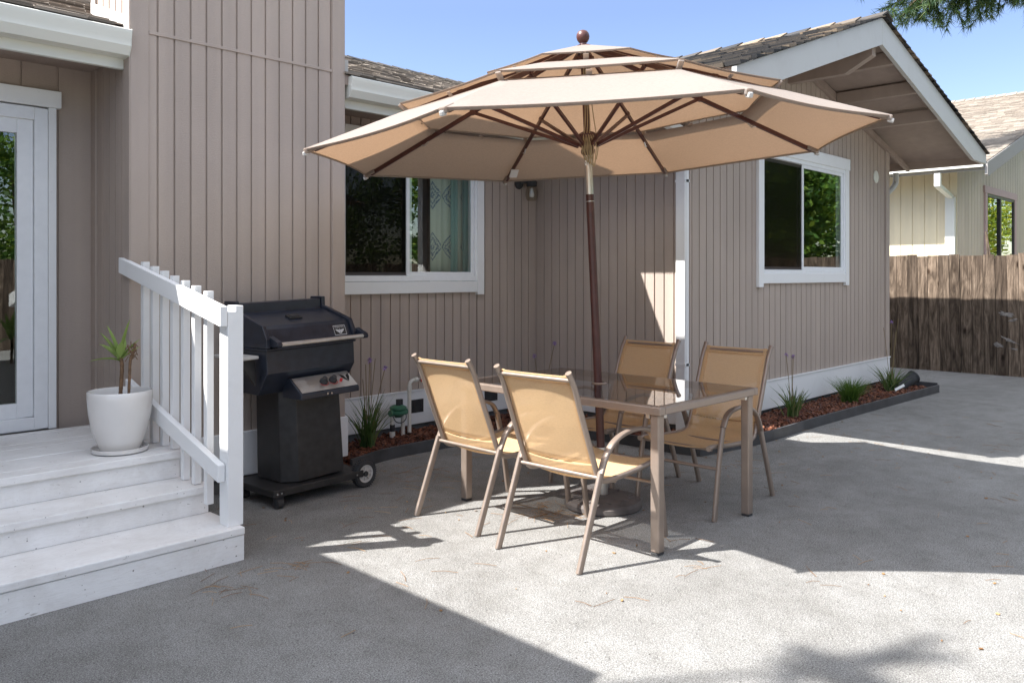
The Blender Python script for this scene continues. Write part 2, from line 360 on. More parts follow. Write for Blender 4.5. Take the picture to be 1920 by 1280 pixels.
# patterned curtain: pale cloth with dark blue medallions (a print, fixed to the cloth)
t = NT("printed_curtain_cloth")
mp = t.coord((1, 1, 1)); sep = t.n('SeparateXYZ'); t.l(mp, sep.inputs[0])
uz = t.math('SUBTRACT', t.math('FRACT', t.math('MULTIPLY', sep.outputs[2], 2.1)), 0.5)
ux = t.math('SUBTRACT', t.math('FRACT', t.math('MULTIPLY', sep.outputs[0], 5.0)), 0.5)
dd = t.math('ADD', t.math('ABSOLUTE', t.math('MULTIPLY', uz, 1.5)), t.math('ABSOLUTE', ux))
lace = t.noise(110, None, 2, 0.5)
rings = t.math('SINE', t.math('ADD', t.math('MULTIPLY', dd, 40.0), t.math('MULTIPLY', t.noise(16, None, 2), 9.0)))
pat = t.math('MULTIPLY', t.math('LESS_THAN', dd, 0.43), t.math('GREATER_THAN', t.math('ADD', rings, t.math('MULTIPLY', t.math('SUBTRACT', lace, 0.5), 9.0)), 0.0))
t.bsdf(t.mix(pat, (0.74, 0.78, 0.66), (0.20, 0.27, 0.35)), 0.9)
M['print'] = t.m

# ------------------------------------------------------------------ ground
g = MB(); N = 24
def gz(x, y): return 0.0
g.poly([(-90, -90, 0), (150, -90, 0), (150, 110, 0), (-90, 110, 0)])
tag(g.build("ground", M['gravel']), "pale grey crushed granite yard with scattered pine litter", "ground", kind="structure")

# ------------------------------------------------------------------ house
YA, XB, YG, YC = 5.58, 6.09, 3.78, 4.95
CX0, CX1 = 1.872, 3.356
YR = 2.85                                        # plane of the gable's barge boards
APX, APZ = 7.98, 3.84
SL, SR = 0.347, 0.2585                           # pitch left and right of the gable ridge
EL, ER = 5.225, 11.5
def groof(x): return APZ - (SL * (APX - x) if x < APX else SR * (x - APX))

house = empty("house", (4.0, 6.0, 0.0), 0, "taupe board sided single storey house with white trim and shingle roof", "house")

def siding(mb, fn, u0, u1, z0, ztop, sp, phase, holes=(), gw=0.0125, gd=0.011):
    """vertical grooved board siding; fn(u, depth, z) -> point, depth > 0 goes into the wall"""
    cuts = {round(u0, 4), round(u1, 4)}; gr = []
    k = math.ceil((u0 - phase) / sp)
    while phase + k * sp < u1 - gw:
        a = phase + k * sp
        if a > u0 + 0.002: gr.append(a); cuts.add(round(a, 4)); cuts.add(round(a + gw, 4))
        k += 1
    for h in holes: cuts.add(round(h[0], 4)); cuts.add(round(h[1], 4))
    kinks = [APX] if callable(ztop) else []
    for q in kinks:
        if u0 < q < u1: cuts.add(round(q, 4))
    cs = sorted(cuts)
    zt = ztop if callable(ztop) else (lambda u: ztop)
    for a, b in zip(cs, cs[1:]):
        if b - a < 1e-4: continue
        m = (a + b) / 2; ing = any(q <= m <= q + gw for q in gr); d = gd if ing else 0.0
        spans = [(z0, None)]
        for h in holes:
            if h[0] <= m <= h[1]: spans = [(z0, h[2]), (h[3], None)]
        for lo, hi in spans:
            ha, hb = (hi, hi) if hi is not None else (zt(a), zt(b))
            mb.poly([fn(a, d, lo), fn(b, d, lo), fn(b, d, hb), fn(a, d, ha)])
            if ing:
                mb.poly([fn(a, 0, lo), fn(a, d, lo), fn(a, d, ha), fn(a, 0, ha)])
                mb.poly([fn(b, d, lo), fn(b, 0, lo), fn(b, 0, hb), fn(b, d, hb)])
    return mb

def wall(fn, *a, mat='siding', **k):
    return siding(MB(), fn, *a, **k).build("wall", M[mat], house)

W1 = (3.74, 5.27, 1.33, 2.56); W2 = (7.36, 9.37, 1.41, 2.62); DR = (-0.55, 1.60, 0.45, 2.42)
fA = lambda u, d, z: (u, YA + d, z)
wall(fA, CX1, XB, 0.37, 2.95, 0.1016, 3.742, holes=[W1])
wall(fA, -6.0, CX0, 0.37, 2.95, 0.2032, 0.035, holes=[DR], gw=0.013)
wall(lambda u, d, z: (XB + d, u, z), YG, YA, 0.37, 3.1, 0.1016, 3.83)
wall(lambda u, d, z: (u, YG + d, z), XB, 10.76, 0.37, lambda u: groof(u) - 0.10, 0.119, 6.12, holes=[W2])
# far and hidden sides close the shell
b = MB()
b.poly([(10.76, YG, 0), (10.76, 13, 0), (10.76, 13, 3.0), (10.76, YG, 3.0)])
b.poly([(-6, 13, 0), (10.76, 13, 0), (10.76, 13, 3.0), (-6, 13, 3.0)])
b.poly([(-6, YA, 0), (-6, 13, 0), (-6, 13, 3.0), (-6, YA, 3.0)])
b.poly([(10.76, 9, 2.9), (10.76, 13, 2.9), (XB, 13, 2.9), (XB, 9, 2.9)])
b.build("rear_wall", M['siding'], house)
# chimney chase: siding on three sides, corner boards, a metal flashing band
CT = 4.75
ch = siding(MB(), lambda u, d, z: (u, YC + d, z), CX0 + 0.10, CX1 - 0.095, 0.37, CT, 0.1016, 2.0225)
siding(ch, lambda u, d, z: (CX0 + d, u, z), YC + 0.09, YA + 0.02, 0.37, CT, 0.1016, YC + 0.13)
siding(ch, lambda u, d, z: (CX1 - d, u, z), YC + 0.09, YA + 0.02, 0.37, CT, 0.1016, YC + 0.13)
ch.poly([(CX0, YC, CT), (CX1, YC, CT), (CX1, YA, CT), (CX0, YA, CT)]); ch.poly([(CX0, YA + .02, 2.7), (CX1, YA + .02, 2.7), (CX1, YA + .02, CT), (CX0, YA + .02, CT)])
chim = ch.build("chimney", M['siding'], house)
c = MB()
for x0, x1, y0, y1 in ((CX0 - 0.004, CX0 + 0.102, YC - 0.008, YC + 0.02), (CX0 - 0.010, CX0 + 0.02, YC - 0.004, YC + 0.092),
                       (CX1 - 0.097, CX1 + 0.004, YC - 0.008, YC + 0.02), (CX1 - 0.02, CX1 + 0.010, YC - 0.004, YC + 0.092),
                       (CX0 - 0.010, CX0 + 0.02, YA - 0.075, YA + 0.0)):
    c.box(x0, x1, y0, y1, 0.37, CT - 0.002)
c.build("corner_board", M['siding'], chim, bevel=0.002)
MB().box(CX0 + 0.104, CX1 - 0.099, YC - 0.007, YC + 0.003, 2.842, 2.862).build("flashing_band", M['siding'], chim, bevel=0.002)

# white skirt boards and the concrete behind their lower edge
s = MB()
s.box(CX0, CX1 + 0.025, YC - 0.022, YC + 0.01, 0.10, 0.385)
s.box(CX1, CX1 + 0.024, YC + 0.012, YA - 0.03, 0.10, 0.384)
s.box(CX1 + 0.03, XB, YA - 0.022, YA + 0.01, 0.10, 0.388)
s.box(XB - 0.022, XB + 0.01, YG - 0.02, YA - 0.026, 0.10, 0.386)
s.box(XB + 0.012, 10.78, YG - 0.022, YG + 0.01, 0.085, 0.356)
s.build("skirt_board", M['trim'], house, bevel=0.004)
s = MB()
s.box(CX1 + 0.02, XB, YA - 0.030, YA - 0.002, 0.388, 0.40); s.box(XB - 0.03, 10.785, YG - 0.030, YG - 0.002, 0.356, 0.370)
s.build("skirt_cap", M['trim'], house, bevel=0.002)
s = MB()
s.box(CX0 + 0.03, CX1 - 0.03, YC + 0.04, YA, -0.1, 0.14); s.box(-6, XB + 0.08, YA + 0.04, YA + 0.2, -0.1, 0.20)
s.box(XB + 0.04, XB + 0.2, YG + 0.05, YA + 0.06, -0.1, 0.20); s.box(XB + 0.06, 10.7, YG + 0.04, YG + 0.2, -0.1, 0.20)
s.build("foundation", M['founda'], house)
v = MB(); v.box(4.425, 4.60, YA - 0.026, YA - 0.0225, 0.20, 0.315)
fv = v.build("foundation_vent", M['rubber'], house)
v = MB()
for i in range(9): v.box(4.428 + i * 0.0195, 4.432 + i * 0.0195, YA - 0.030, YA - 0.0265, 0.202, 0.313)
v.build("vent_mesh", M['dusty'], fv)
v = MB(); v.box(5.35, 5.52, YA - 0.026, YA - 0.0225, 0.20, 0.315)
v.build("foundation_vent", M['rubber'], house)

# corner boards of the wing, downspout
c = MB()
c.box(10.66, 10.765, YG - 0.02, YG + 0.01, 0.371, groof(10.7) - 0.16); c.box(10.755, 10.78, YG - 0.018, YG + 0.09, 0.371, 2.95)
c.build("corner_board", M['siding'], house, bevel=0.002)
c = MB(); c.box(XB - 0.07, XB - 0.002, YG + 0.005, YG + 0.095, 0.03, 2.62)
c.box(XB - 0.055, XB - 0.01, YG + 0.0, YG + 0.0045, 0.4, 2.6)
ds = c.build("downspout", M['trim'], house, bevel=0.008)
for z in (0.62, 2.2): MB().box(XB - 0.074, XB - 0.0, YG + 0.000, YG + 0.0995, z, z + 0.022).build("strap", M['trim'], ds)
MB().prism([(0, 0), (0.5, 0), (0.5, 0.07), (0, 0.07)], 0, 1, lambda u, q, t_: (XB - 0.035 - 0.95 * u / 0.5 * 0.9, YG + 0.05 + (0.035 if t_ else -0.035), 2.60 + q + u * 0.32)).build("downspout", M['trim'], house, bevel=0.006)

# roofs -------------------------------------------------------------
def shingles(mb, o, du, dv, nrm, U, Vv, course=0.135, tab=(0.12, 0.30), th=(0.006, 0.020), inside=None, seed=1):
    rg = random.Random(seed); o = Vector(o); du = Vector(du).normalized(); dv = Vector(dv).normalized(); nrm = Vector(nrm).normalized()
    v0 = 0.0
    while v0 < Vv:
        u0 = -rg.random() * 0.2
        while u0 < U:
            wd = rg.uniform(*tab); a, bb = max(u0, 0), min(u0 + wd, U); u0 += wd
            if bb - a < 0.02: continue
            if inside and not inside(o + du * (a + bb) / 2 + dv * v0): continue
            t1 = rg.uniform(*th); j = rg.uniform(-0.012, 0.004)
            f0, f1 = v0 + j, min(v0 + course * 1.12, Vv + 0.02)
            p = [o + du * a + dv * f0, o + du * (bb - 0.004) + dv * f0, o + du * (bb - 0.004) + dv * f1, o + du * a + dv * f1]
            q = [p[0] + nrm * (t1 + 0.006), p[1] + nrm * (t1 + 0.006), p[2] + nrm * 0.004, p[3] + nrm * 0.004]
            n = len(mb.v); mb.v += [tuple(x) for x in p + q]
            mb.f += [tuple(n + i for i in f) for f in ((4, 5, 6, 7), (0, 1, 5, 4), (1, 2, 6, 5), (3, 0, 4, 7))]
        v0 += course
    return mb

ME, MR = (4.95, 2.845), (9.5, 4.40)               # main roof eave and ridge (Y, z)
MS = (MR[1] - ME[1]) / (MR[0] - ME[0])
def mroof(y): return ME[1] + MS * (y - ME[0])
r_ = MB()
for x0, x1, ya in ((-6.6, CX0 - 0.012, ME[0]), (CX0 - 0.0115, CX1 + 0.0115, YA + 0.03), (CX1 + 0.012, 11.1, ME[0])):
    r_.prism([(ya, mroof(ya)), (MR[0], MR[1]), (14, 2.9), (14, 2.82), (MR[0], MR[1] - 0.10), (ya, mroof(ya) - 0.07)], x0, x1, lambda u, q, t_: (t_, u, q))
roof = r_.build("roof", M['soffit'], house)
def in_main(p):
    if CX0 - 0.02 < p.x < CX1 + 0.02 and p.y < YA + 0.03: return False
    return not (p.x > EL and groof(min(p.x, ER)) > mroof(p.y) + 0.01 and p.y < 8.2)
sh = MB()
lv = math.hypot(MR[0] - ME[0], MR[1] - ME[1])
shingles(sh, (-2.5, ME[0] - 0.03, ME[1] + 0.002), (1, 0, 0), (0, 1, MS), (0, -MS, 1), 12.5, lv + 0.03, inside=in_main, seed=3, th=(0.002, 0.009), course=0.12)
sh.build("shingles", M['shingle'], roof)
cap = MB()
x = -6.5
while x < 11:
    cap.prism([(-0.13, -0.035), (0, 0.025), (0.13, -0.035), (0.13, -0.02), (0, 0.042), (-0.13, -0.02)], x, x + 0.29,
              lambda u, q, t_, x=x: (t_, MR[0] + u, MR[1] + q + (0.012 if t_ == x else 0.0)))
    x += 0.26
cap.build("ridge_cap", M['shingle_dark'], roof)

# gable wing roof
r_ = MB()
prof = [(EL, groof(EL)), (APX, APZ), (ER, groof(ER)), (ER, groof(ER) - 0.045), (APX, APZ - 0.12), (EL, groof(EL) - 0.11)]
r_.prism(prof, YR + 0.045, 9.2, lambda u, q, t_: (u, t_, q))
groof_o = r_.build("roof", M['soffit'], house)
sh = MB()
ll = math.hypot(APX - EL, APZ - groof(EL)); lr = math.hypot(ER - APX, APZ - groof(ER))
in_g = lambda p: groof(p.x) > mroof(p.y) - 0.02 or p.y < 5.0
shingles(sh, (EL - 0.03, YR - 0.035, groof(EL) - 0.004), (0, 1, 0), (1, 0, SL), (-SL, 0, 1), 5.9, ll + 0.03, inside=in_g, seed=5, th=(0.008, 0.028))
shingles(sh, (ER + 0.03, YR - 0.035, groof(ER) - 0.004), (0, 1, 0), (-1, 0, SR), (SR, 0, 1), 5.9, lr + 0.03, seed=6)
sh.build("shingles", M['shingle_dark'], groof_o)
cap = MB(); y = YR - 0.05
while y < 8.3:
    cap.prism([(-0.14, -0.045), (0, 0.022), (0.14, -0.035), (0.14, -0.02), (0, 0.042), (-0.14, -0.028)], y, y + 0.29,
              lambda u, q, t_, y=y: (APX + u, t_, APZ + q + (0.016 if t_ == y else 0.0)))
    y += 0.25
cap.build("ridge_cap", M['shingle_dark'], groof_o)
# barge boards
MB().prism([(EL - 0.02, groof(EL - 0.02)), (APX - 0.001, APZ), (APX - 0.001, APZ - 0.255), (EL - 0.02, groof(EL) - 0.225)], YR, YR + 0.04,
           lambda u, q, t_: (u, t_, q)).build("barge_board", M['fascia'], house, bevel=0.003)
MB().prism([(APX + 0.001, APZ), (ER + 0.02, groof(ER + 0.02)), (ER + 0.02, 2.80), (10.99, 2.80), (APX + 0.001, APZ - 0.255)], YR, YR + 0.04,
           lambda u, q, t_: (u, t_, q)).build("barge_board", M['fascia'], house, bevel=0.003)
# ridge beam with tapered end, outlookers, wall rafter, eave fascia
MB().prism([(YG + 0.02, 3.365), (3.20, 3.365), (2.935, 3.50), (2.935, 3.64), (YG + 0.02, 3.64)], 7.955, 8.045,
           lambda u, q, t_: (t_, u, q)).build("ridge_beam", M['soffit'], house, bevel=0.004)
for xx in (8.42, 9.10, 9.82):
    MB().box(xx - 0.04, xx + 0.04, YR + 0.046, YG - 0.05, groof(xx) - 0.24, groof(xx) - 0.112).build("outlooker", M['soffit'], house, bevel=0.004)
MB().prism([(8.06, groof(8.06) - 0.125), (11.44, groof(11.44) - 0.115), (11.44, groof(11.44) - 0.17), (8.06, groof(8.06) - 0.225)], YG - 0.045, YG - 0.004,
           lambda u, q, t_: (u, t_, q)).build("rafter", M['soffit'], house, bevel=0.003)
MB().prism([(EL + 0.05, groof(EL + .05) - 0.115), (7.94, groof(7.94) - 0.125), (7.94, groof(7.94) - 0.225), (EL + 0.05, groof(EL + .05) - 0.20)], YG - 0.045, YG - 0.004,
           lambda u, q, t_: (u, t_, q)).build("rafter", M['soffit'], house, bevel=0.003)
MB().box(ER - 0.045, ER, YR + 0.041, 9.0, 2.80, 2.93).build("eave_fascia", M['soffit'], house)
MB().box(EL, EL + 0.04, YR + 0.041, 4.9, groof(EL) - 0.21, groof(EL) - 0.112).build("eave_fascia", M['fascia'], house)
# right hand gutter with a jogged downspout to the corner
MB().prism([(0.002, 0), (0.10, 0.0), (0.12, 0.11), (0.105, 0.11), (0.09, 0.012), (0.002, 0.012)], YR + 0.1, 9.0, lambda u, q, t_: (ER + u, t_, 2.812 + q)).build("gutter", M['gutter'], house)
MB().tube(catmull([(ER + 0.05, 3.95, 2.79), (ER + 0.05, 3.95, 2.70), (ER - 0.02, 3.95, 2.60), (10.95, 3.95, 2.36), (10.83, 3.95, 2.26), (10.82, 3.95, 2.1), (10.82, 3.95, 0.3)], 5), 0.036, 10).build("downspout", M['fascia'], house, smooth=40)

# main eave: fascia and ogee gutters, broken by the chimney
def gutter(x0, x1):
    pr = [(4.905, 2.835), (4.90, 2.83), (4.902, 2.80), (4.915, 2.775), (4.915, 2.74), (4.945, 2.69), (5.03, 2.685), (5.03, 2.70), (4.955, 2.703), (4.927, 2.745), (4.927, 2.78), (4.914, 2.803), (4.914, 2.835)]
    g_ = MB().prism(pr, x0, x1, lambda u, q, t_: (t_, u, q)).build("gutter", M['gutter'], house, smooth=30)
    for xx in (x0, x1):
        e = MB(); e.prism([(4.899, 2.837), (4.913, 2.775), (4.913, 2.738), (4.944, 2.685), (5.03, 2.68), (5.03, 2.837)], xx - 0.002, xx + 0.002, lambda u, q, t_: (t_, u, q))
        e.build("end_cap", M['gutter'], g_, bevel=0.001)
gutter(-4.0, 1.862); gutter(3.40, EL + 0.3)
f = MB(); f.box(-6, CX0 - 0.004, 5.033, 5.068, 2.625, 2.85); f.box(CX1 + 0.012, EL + 0.6, 5.033, 5.068, 2.625, 2.85)
f.build("eave_fascia", M['gutter'], house, bevel=0.003)
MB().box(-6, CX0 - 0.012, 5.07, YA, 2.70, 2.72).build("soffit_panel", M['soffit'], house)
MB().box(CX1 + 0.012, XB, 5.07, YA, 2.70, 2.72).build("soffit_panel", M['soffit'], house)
# flashing where the chimney meets the roof
MB().prism([(5.02, 2.86), (YA, mroof(YA)), (YA, mroof(YA) + 0.09), (5.02, 2.95)], CX0 - 0.006, CX0 - 0.0108, lambda u, q, t_: (t_, u, q)).build("roof_flashing", M['greyp'], house)
MB().prism([(5.0, 2.84), (5.25, mroof(5.25)), (5.25, mroof(5.25) + 0.1), (5.0, 2.97)], CX1 + 0.011, CX1 + 0.075, lambda u, q, t_: (t_, u, q)).build("roof_flashing", M['greyp'], house)

# windows ------------------------------------------------------------
def frame4(mb, x0, x1, z0, z1, wdt, y0, y1, M_=None):
    mb.box(x0, x0 + wdt, y0, y1, z0, z1); mb.box(x1 - wdt, x1, y0, y1, z0, z1)
    mb.box(x0 + wdt, x1 - wdt, y0, y1, z0, z0 + wdt); mb.box(x0 + wdt, x1 - wdt, y0, y1, z1 - wdt, z1); return mb

def slider(yw, x0, x1, z0, z1, mull, screen_left=True):
    win = frame4(MB(), x0, x1, z0, z1, 0.045, yw - 0.022, yw + 0.07).build("window", M['vinyl'], house, bevel=0.003)
    s_ = MB(); frame4(s_, x0 + 0.046, mull[1], z0 + 0.046, z1 - 0.046, 0.030, yw + 0.012, yw + 0.040)
    s_.build("sash", M['vinyl'], win, bevel=0.003)
    s_ = MB(); frame4(s_, mull[0], x1 - 0.046, z0 + 0.046, z1 - 0.046, 0.034, yw - 0.010, yw + 0.010)
    s_.build("sash", M['vinyl'], win, bevel=0.003)
    p_ = MB().box(x0 + 0.075, mull[1] - 0.029, yw + 0.024, yw + 0.028, z0 + 0.075, z1 - 0.075).build("pane", M['wglass'], win)
    p_ = MB().box(mull[0] + 0.033, x1 - 0.079, yw - 0.002, yw + 0.002, z0 + 0.079, z1 - 0.079).build("pane", M['wglass'], win)
    s_ = MB().poly([(x0 + 0.05, yw + 0.002, z0 + 0.05), (mull[0] + 0.01, yw + 0.002, z0 + 0.05), (mull[0] + 0.01, yw + 0.002, z1 - 0.05), (x0 + 0.05, yw + 0.002, z1 - 0.05)])
    s_.build("insect_screen", M['screen'], win)
    return win

w1 = slider(YA, W1[0], W1[1], W1[2] + 0.02, W1[3], (4.425, 4.50))
t_ = MB()
t_.box(5.25, 5.337, YA - 0.035, YA + 0.0, 1.219, 2.535); t_.box(3.60, 5.37, YA - 0.038, YA, 2.536, 2.625)
t_.box(3.62, 5.249, YA - 0.033, YA, 1.243, 1.345); t_.box(3.63, 3.745, YA - 0.034, YA, 1.346, 2.535)
t_.build("window_trim", M['trim'], w1, bevel=0.003)
w2 = slider(YG, W2[0], W2[1], W2[2], W2[3] - 0.01, (8.275, 8.345))
t_ = MB()
t_.box(7.277, 7.372, YG - 0.034, YG, 1.285, 2.605); t_.box(9.358, 9.452, YG - 0.034, YG, 1.285, 2.605)
t_.box(7.25, 9.48, YG - 0.037, YG, 2.606, 2.735); t_.box(7.373, 9.357, YG - 0.032, YG, 1.32, 1.42)
t_.build("window_trim", M['trim'], w2, bevel=0.003)
# rooms behind the glass
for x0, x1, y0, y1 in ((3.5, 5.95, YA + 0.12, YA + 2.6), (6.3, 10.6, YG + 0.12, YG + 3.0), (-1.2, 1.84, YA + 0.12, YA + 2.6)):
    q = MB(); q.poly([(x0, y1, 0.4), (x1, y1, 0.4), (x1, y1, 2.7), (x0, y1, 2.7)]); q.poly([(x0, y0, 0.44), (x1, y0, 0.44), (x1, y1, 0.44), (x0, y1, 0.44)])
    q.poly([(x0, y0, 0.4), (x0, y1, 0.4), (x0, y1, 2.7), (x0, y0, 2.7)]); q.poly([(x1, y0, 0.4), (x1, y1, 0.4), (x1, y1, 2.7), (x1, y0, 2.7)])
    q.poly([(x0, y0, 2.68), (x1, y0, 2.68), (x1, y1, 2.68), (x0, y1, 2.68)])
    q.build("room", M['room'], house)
# sliding patio door
d_ = MB()
frame4(d_, -0.55, 1.60, 0.462, 2.42, 0.075, YA - 0.05, YA + 0.06)
door = d_.build("patio_door", M['vinyl'], house, bevel=0.004)
d_ = MB(); frame4(d_, 0.45, 1.524, 0.54, 2.345, 0.088, YA - 0.03, YA + 0.01); d_.build("door_frame", M['vinyl'], door, bevel=0.004)
d_ = MB(); frame4(d_, -0.474, 0.53, 0.54, 2.345, 0.088, YA + 0.015, YA + 0.05); d_.build("door_frame", M['vinyl'], door, bevel=0.004)
MB().box(0.535, 1.44, YA - 0.012, YA - 0.006, 0.625, 2.26).build("pane", M['wglass'], door)
MB().box(-0.39, 0.445, YA + 0.03, YA + 0.036, 0.625, 2.26).build("pane", M['wglass'], door)
d_ = MB(); d_.box(1.601, 1.645, YA - 0.058, YA, 0.457, 2.43); d_.box(-0.65, 1.672, YA - 0.064, YA, 2.431, 2.535); d_.box(-0.62, -0.551, YA - 0.058, YA, 0.457, 2.43)
d_.build("door_trim", M['trim'], door, bevel=0.003)
MB().lathe([(0.0, 0), (0.075, 0.0), (0.078, 0.008), (0.03, 0.018), (0.0, 0.02)], 24, Matrix.Translation((10.355, YG, 2.615)) @ Matrix.Rotation(R(90), 4, 'X')).build("wall_plate", M['gutter'], house, smooth=40)

# left wing, out of frame to the left: its eave shades the foreground
LW = [(0.27, 2.90), (-3.1, 3.95), (-6.5, 2.9), (-6.5, 2.8), (-3.1, 3.83), (0.27, 2.78)]
MB().prism(LW, 3.01, 9.0, lambda u, q, t_: (u, t_, q)).build("roof", M['shingle'], house)
lwm = siding(MB(), lambda u, d, z: (-0.35 - d, u, z), 3.6, YA, 0.2, 2.86, 0.2032, 3.7)
siding(lwm, lambda u, d, z: (u, 3.6 + d, z), -6.0, -0.35, 0.2, 2.9, 0.2032, -5.9)
lwm.build("wall", M['siding'], house)

# curtains inside window one
def curtain(name, mat, x0, x1, y, z0, z1, amp, waves, label):
    n = 60; rows = []
    for j in range(2):
        rows.append([(x0 + (x1 - x0) * i / n, y + amp * math.sin(waves * 2 * math.pi * i / n + 0.4 * math.sin(i * 0.5)), (z0, z1)[j]) for i in range(n + 1)])
    o = MB().grid(rows).build(name, mat, smooth=60, thick=0.003)
    return tag(o, label, "curtain")
curtain("curtain", M['print'], 4.86, 5.40, YA + 0.19, 1.2, 2.6, 0.022, 4, "pale curtain printed with dark blue medallions behind the window by the wall lamp")
curtain("curtain", M['sheer'], 5.06, 5.14, YA + 0.13, 1.2, 2.6, 0.012, 1, "narrow plain teal curtain fold hanging in front of the printed curtain")
curtain("curtain", M['sheer'], 5.20, 5.38, YA + 0.12, 1.2, 2.6, 0.014, 2, "plain teal curtain bunched at the right side of the window by the lamp")

# ------------------------------------------------------------------ porch steps with railing
steps = empty("porch_steps", (1.0, 4.5, 0), 0, "white painted wooden porch landing with three steps and a slatted handrail", "steps")
LX = -1.6
zt = [0.163, 0.309, 0.455]; yn = [3.733, 4.075, 4.335]; xe = [1.958, 1.955, 1.925]
for i in range(3):
    back = yn[i + 1] + 0.02 if i < 2 else YA - 0.066
    th = 0.038
    if i < 2:
        MB().box(LX, xe[i], yn[i], back + 0.012, zt[i] - th, zt[i]).build("tread", M['deck'], steps, bevel=0.006)
    else:
        m = MB(); yy = yn[2]
        while yy < back - 0.05:
            y2 = min(yy + 0.138, back); m.box(LX, xe[2] if y2 < YC else CX0 - 0.012, yy, y2 - 0.006, zt[2] - th, zt[2] - (0.0 if yy < 4.4 else 0.001 * ((int(yy * 100) % 3)))); yy += 0.138
        m.build("landing_boards", M['deck'], steps, bevel=0.004)
    rz0 = 0.0 if i == 0 else zt[i - 1] + 0.001
    MB().box(LX, xe[i] - (0.002, 0.012, 0.02)[i], yn[i] + (0.006 if i == 0 else 0.022), yn[i] + 0.045, rz0 - (0.04 if i == 0 else 0), zt[i] - th - 0.002).build("riser", M['deck'], steps, bevel=0.002)
m = MB(); m.box(1.86, xe[0] - 0.004, yn[0] + 0.047, yn[1] + 0.02, -0.03, 0.122); m.box(1.87, xe[1] - 0.03, yn[1] + 0.05, yn[2], 0.0, 0.268); m.box(1.86, 1.90, yn[2] + 0.05, YC - 0.03, 0.0, 0.415)
m.build("stringer", M['deck'], steps)
rx = lambda y: 1.832 + 0.018 * (5.03 - y) / 1.24            # the rail runs slightly out of square
rail = MB().prism([(5.03, 1.505), (5.03, 1.415), (3.79, 1.150), (3.775, 1.150), (3.775, 1.247)], 0.0, 0.037, lambda u, q, t_: (rx(u) + t_, u, q)).build("railing", M['trim'], steps, bevel=0.003)
MB().prism([(4.93, 0.795), (4.93, 0.71), (3.80, 0.385), (3.80, 0.47)], 0.0, 0.037, lambda u, q, t_: (rx(u) + t_, u, q)).build("lower_rail", M['trim'], rail, bevel=0.003)
MB().prism([(1.890, 0.163), (1.972, 0.163), (1.972, 1.250), (1.932, 1.250), (1.932, 1.222), (1.890, 1.222)], 3.778, 3.866, lambda u, q, t_: (u, t_, q)).build("newel_post", M['trim'], rail, bevel=0.003)
for k in range(7):
    yb = 4.02 + k * 0.128
    rt = 1.247 + (yb - 3.775) * (1.505 - 1.247) / (5.03 - 3.775)
    low = 0.172 if yb < yn[1] - 0.0 else (0.312 if yb < yn[2] else 0.457)
    low = 0.23 if k == 0 else low
    x0 = rx(yb) + 0.0385 if k else 1.889
    MB().box(x0, x0 + 0.037, yb - 0.019, yb + 0.019, low, rt + 0.022).build("baluster", M['trim'], rail, bevel=0.002)

# ------------------------------------------------------------------ flower pot, saucer, plant
PX, PY, PZ = 1.668, 4.555, 0.455
sa = MB().lathe([(0.0, 0.0), (0.115, 0.0), (0.138, 0.006), (0.143, 0.026), (0.137, 0.027), (0.128, 0.012), (0.0, 0.010)], 40).build("saucer", M['ceramic'], smooth=50)
sa.location = (PX, PY, PZ + 0.001); tag(sa, "rust stained white saucer under the ceramic flower pot", "saucer")
pot = MB().lathe([(0.0, 0.0), (0.092, 0.0), (0.100, 0.006), (0.118, 0.05), (0.140, 0.12), (0.155, 0.20), (0.161, 0.28), (0.161, 0.312), (0.157, 0.316), (0.152, 0.312), (0.150, 0.24), (0.0, 0.235)], 48).build("flower_pot", M['ceramic'], smooth=50)
pot.location = (PX, PY, PZ + 0.012); tag(pot, "glossy white tapered ceramic pot standing on the white porch landing", "flower pot")
sl_ = MB().lathe([(0.0, 0.262), (0.10, 0.265), (0.1495, 0.258)], 24, caps=False).build("soil", M['soil'], pot, local=True, smooth=60)
pl = empty("cane_plant", (PX, PY, PZ + 0.27), 0, "sparse two stemmed cane plant with few green leaves in the white pot", "plant")
rv = Vector((math.sin(TH), -math.cos(TH), 0))     # picture right, for arranging the stems
def leafblade(mb, p, d, L, w_, droop=0.4, n=7, cup=0.25):
    d = Vector(d).normalized(); side = d.cross(Vector((0, 0, 1)))
    side = side.normalized() if side.length > 0.05 else Vector((1, 0, 0)); rows = []
    for i in range(n + 1):
        t = i / n; q = Vector(p) + d * L * t + Vector((0, 0, -droop * L * t * t)); ww = w_ * math.sin(math.pi * min(1, 0.12 + 0.88 * t)) ** 0.8 if t < 1 else 0.001
        up = side.cross(d)
        rows.append([q - side * ww / 2 + up * ww * cup, q, q + side * ww / 2 + up * ww * cup])
    mb.grid(rows); return mb
st = MB()
s1 = catmull([Vector((0, 0, 0)) + rv * 0.0, rv * 0.004 + V(0, 0, 0.07), rv * 0.010 + V(0, 0, 0.18), rv * 0.004 + V(0, 0, 0.235)], 5)
st.tube(s1, [0.0095 + 0.0012 * (i % 2) for i in range(len(s1))], 9); st.build("stem", M['stem'], pl, local=True, smooth=60)
st = MB(); s2 = catmull([rv * 0.045, rv * 0.05 + V(0, 0, 0.12), rv * 0.055 + V(0, 0, 0.22), rv * 0.075 + V(0, 0, 0.27), rv * 0.08 + V(0, 0, 0.31)], 5)
st.tube(s2, [0.0075 + 0.001 * (i % 2) for i in range(len(s2))], 8)
for k in range(16):
    a = rnd.uniform(0, 6.28); z0 = rnd.uniform(0.22, 0.30); p0 = rv * 0.065 + V(0, 0, z0)
    st.tube([p0, p0 + V(math.cos(a) * 0.02, math.sin(a) * 0.02, 0.015), p0 + V(math.cos(a) * 0.035, math.sin(a) * 0.035, rnd.uniform(-0.02, 0.05))], 0.0025, 5)
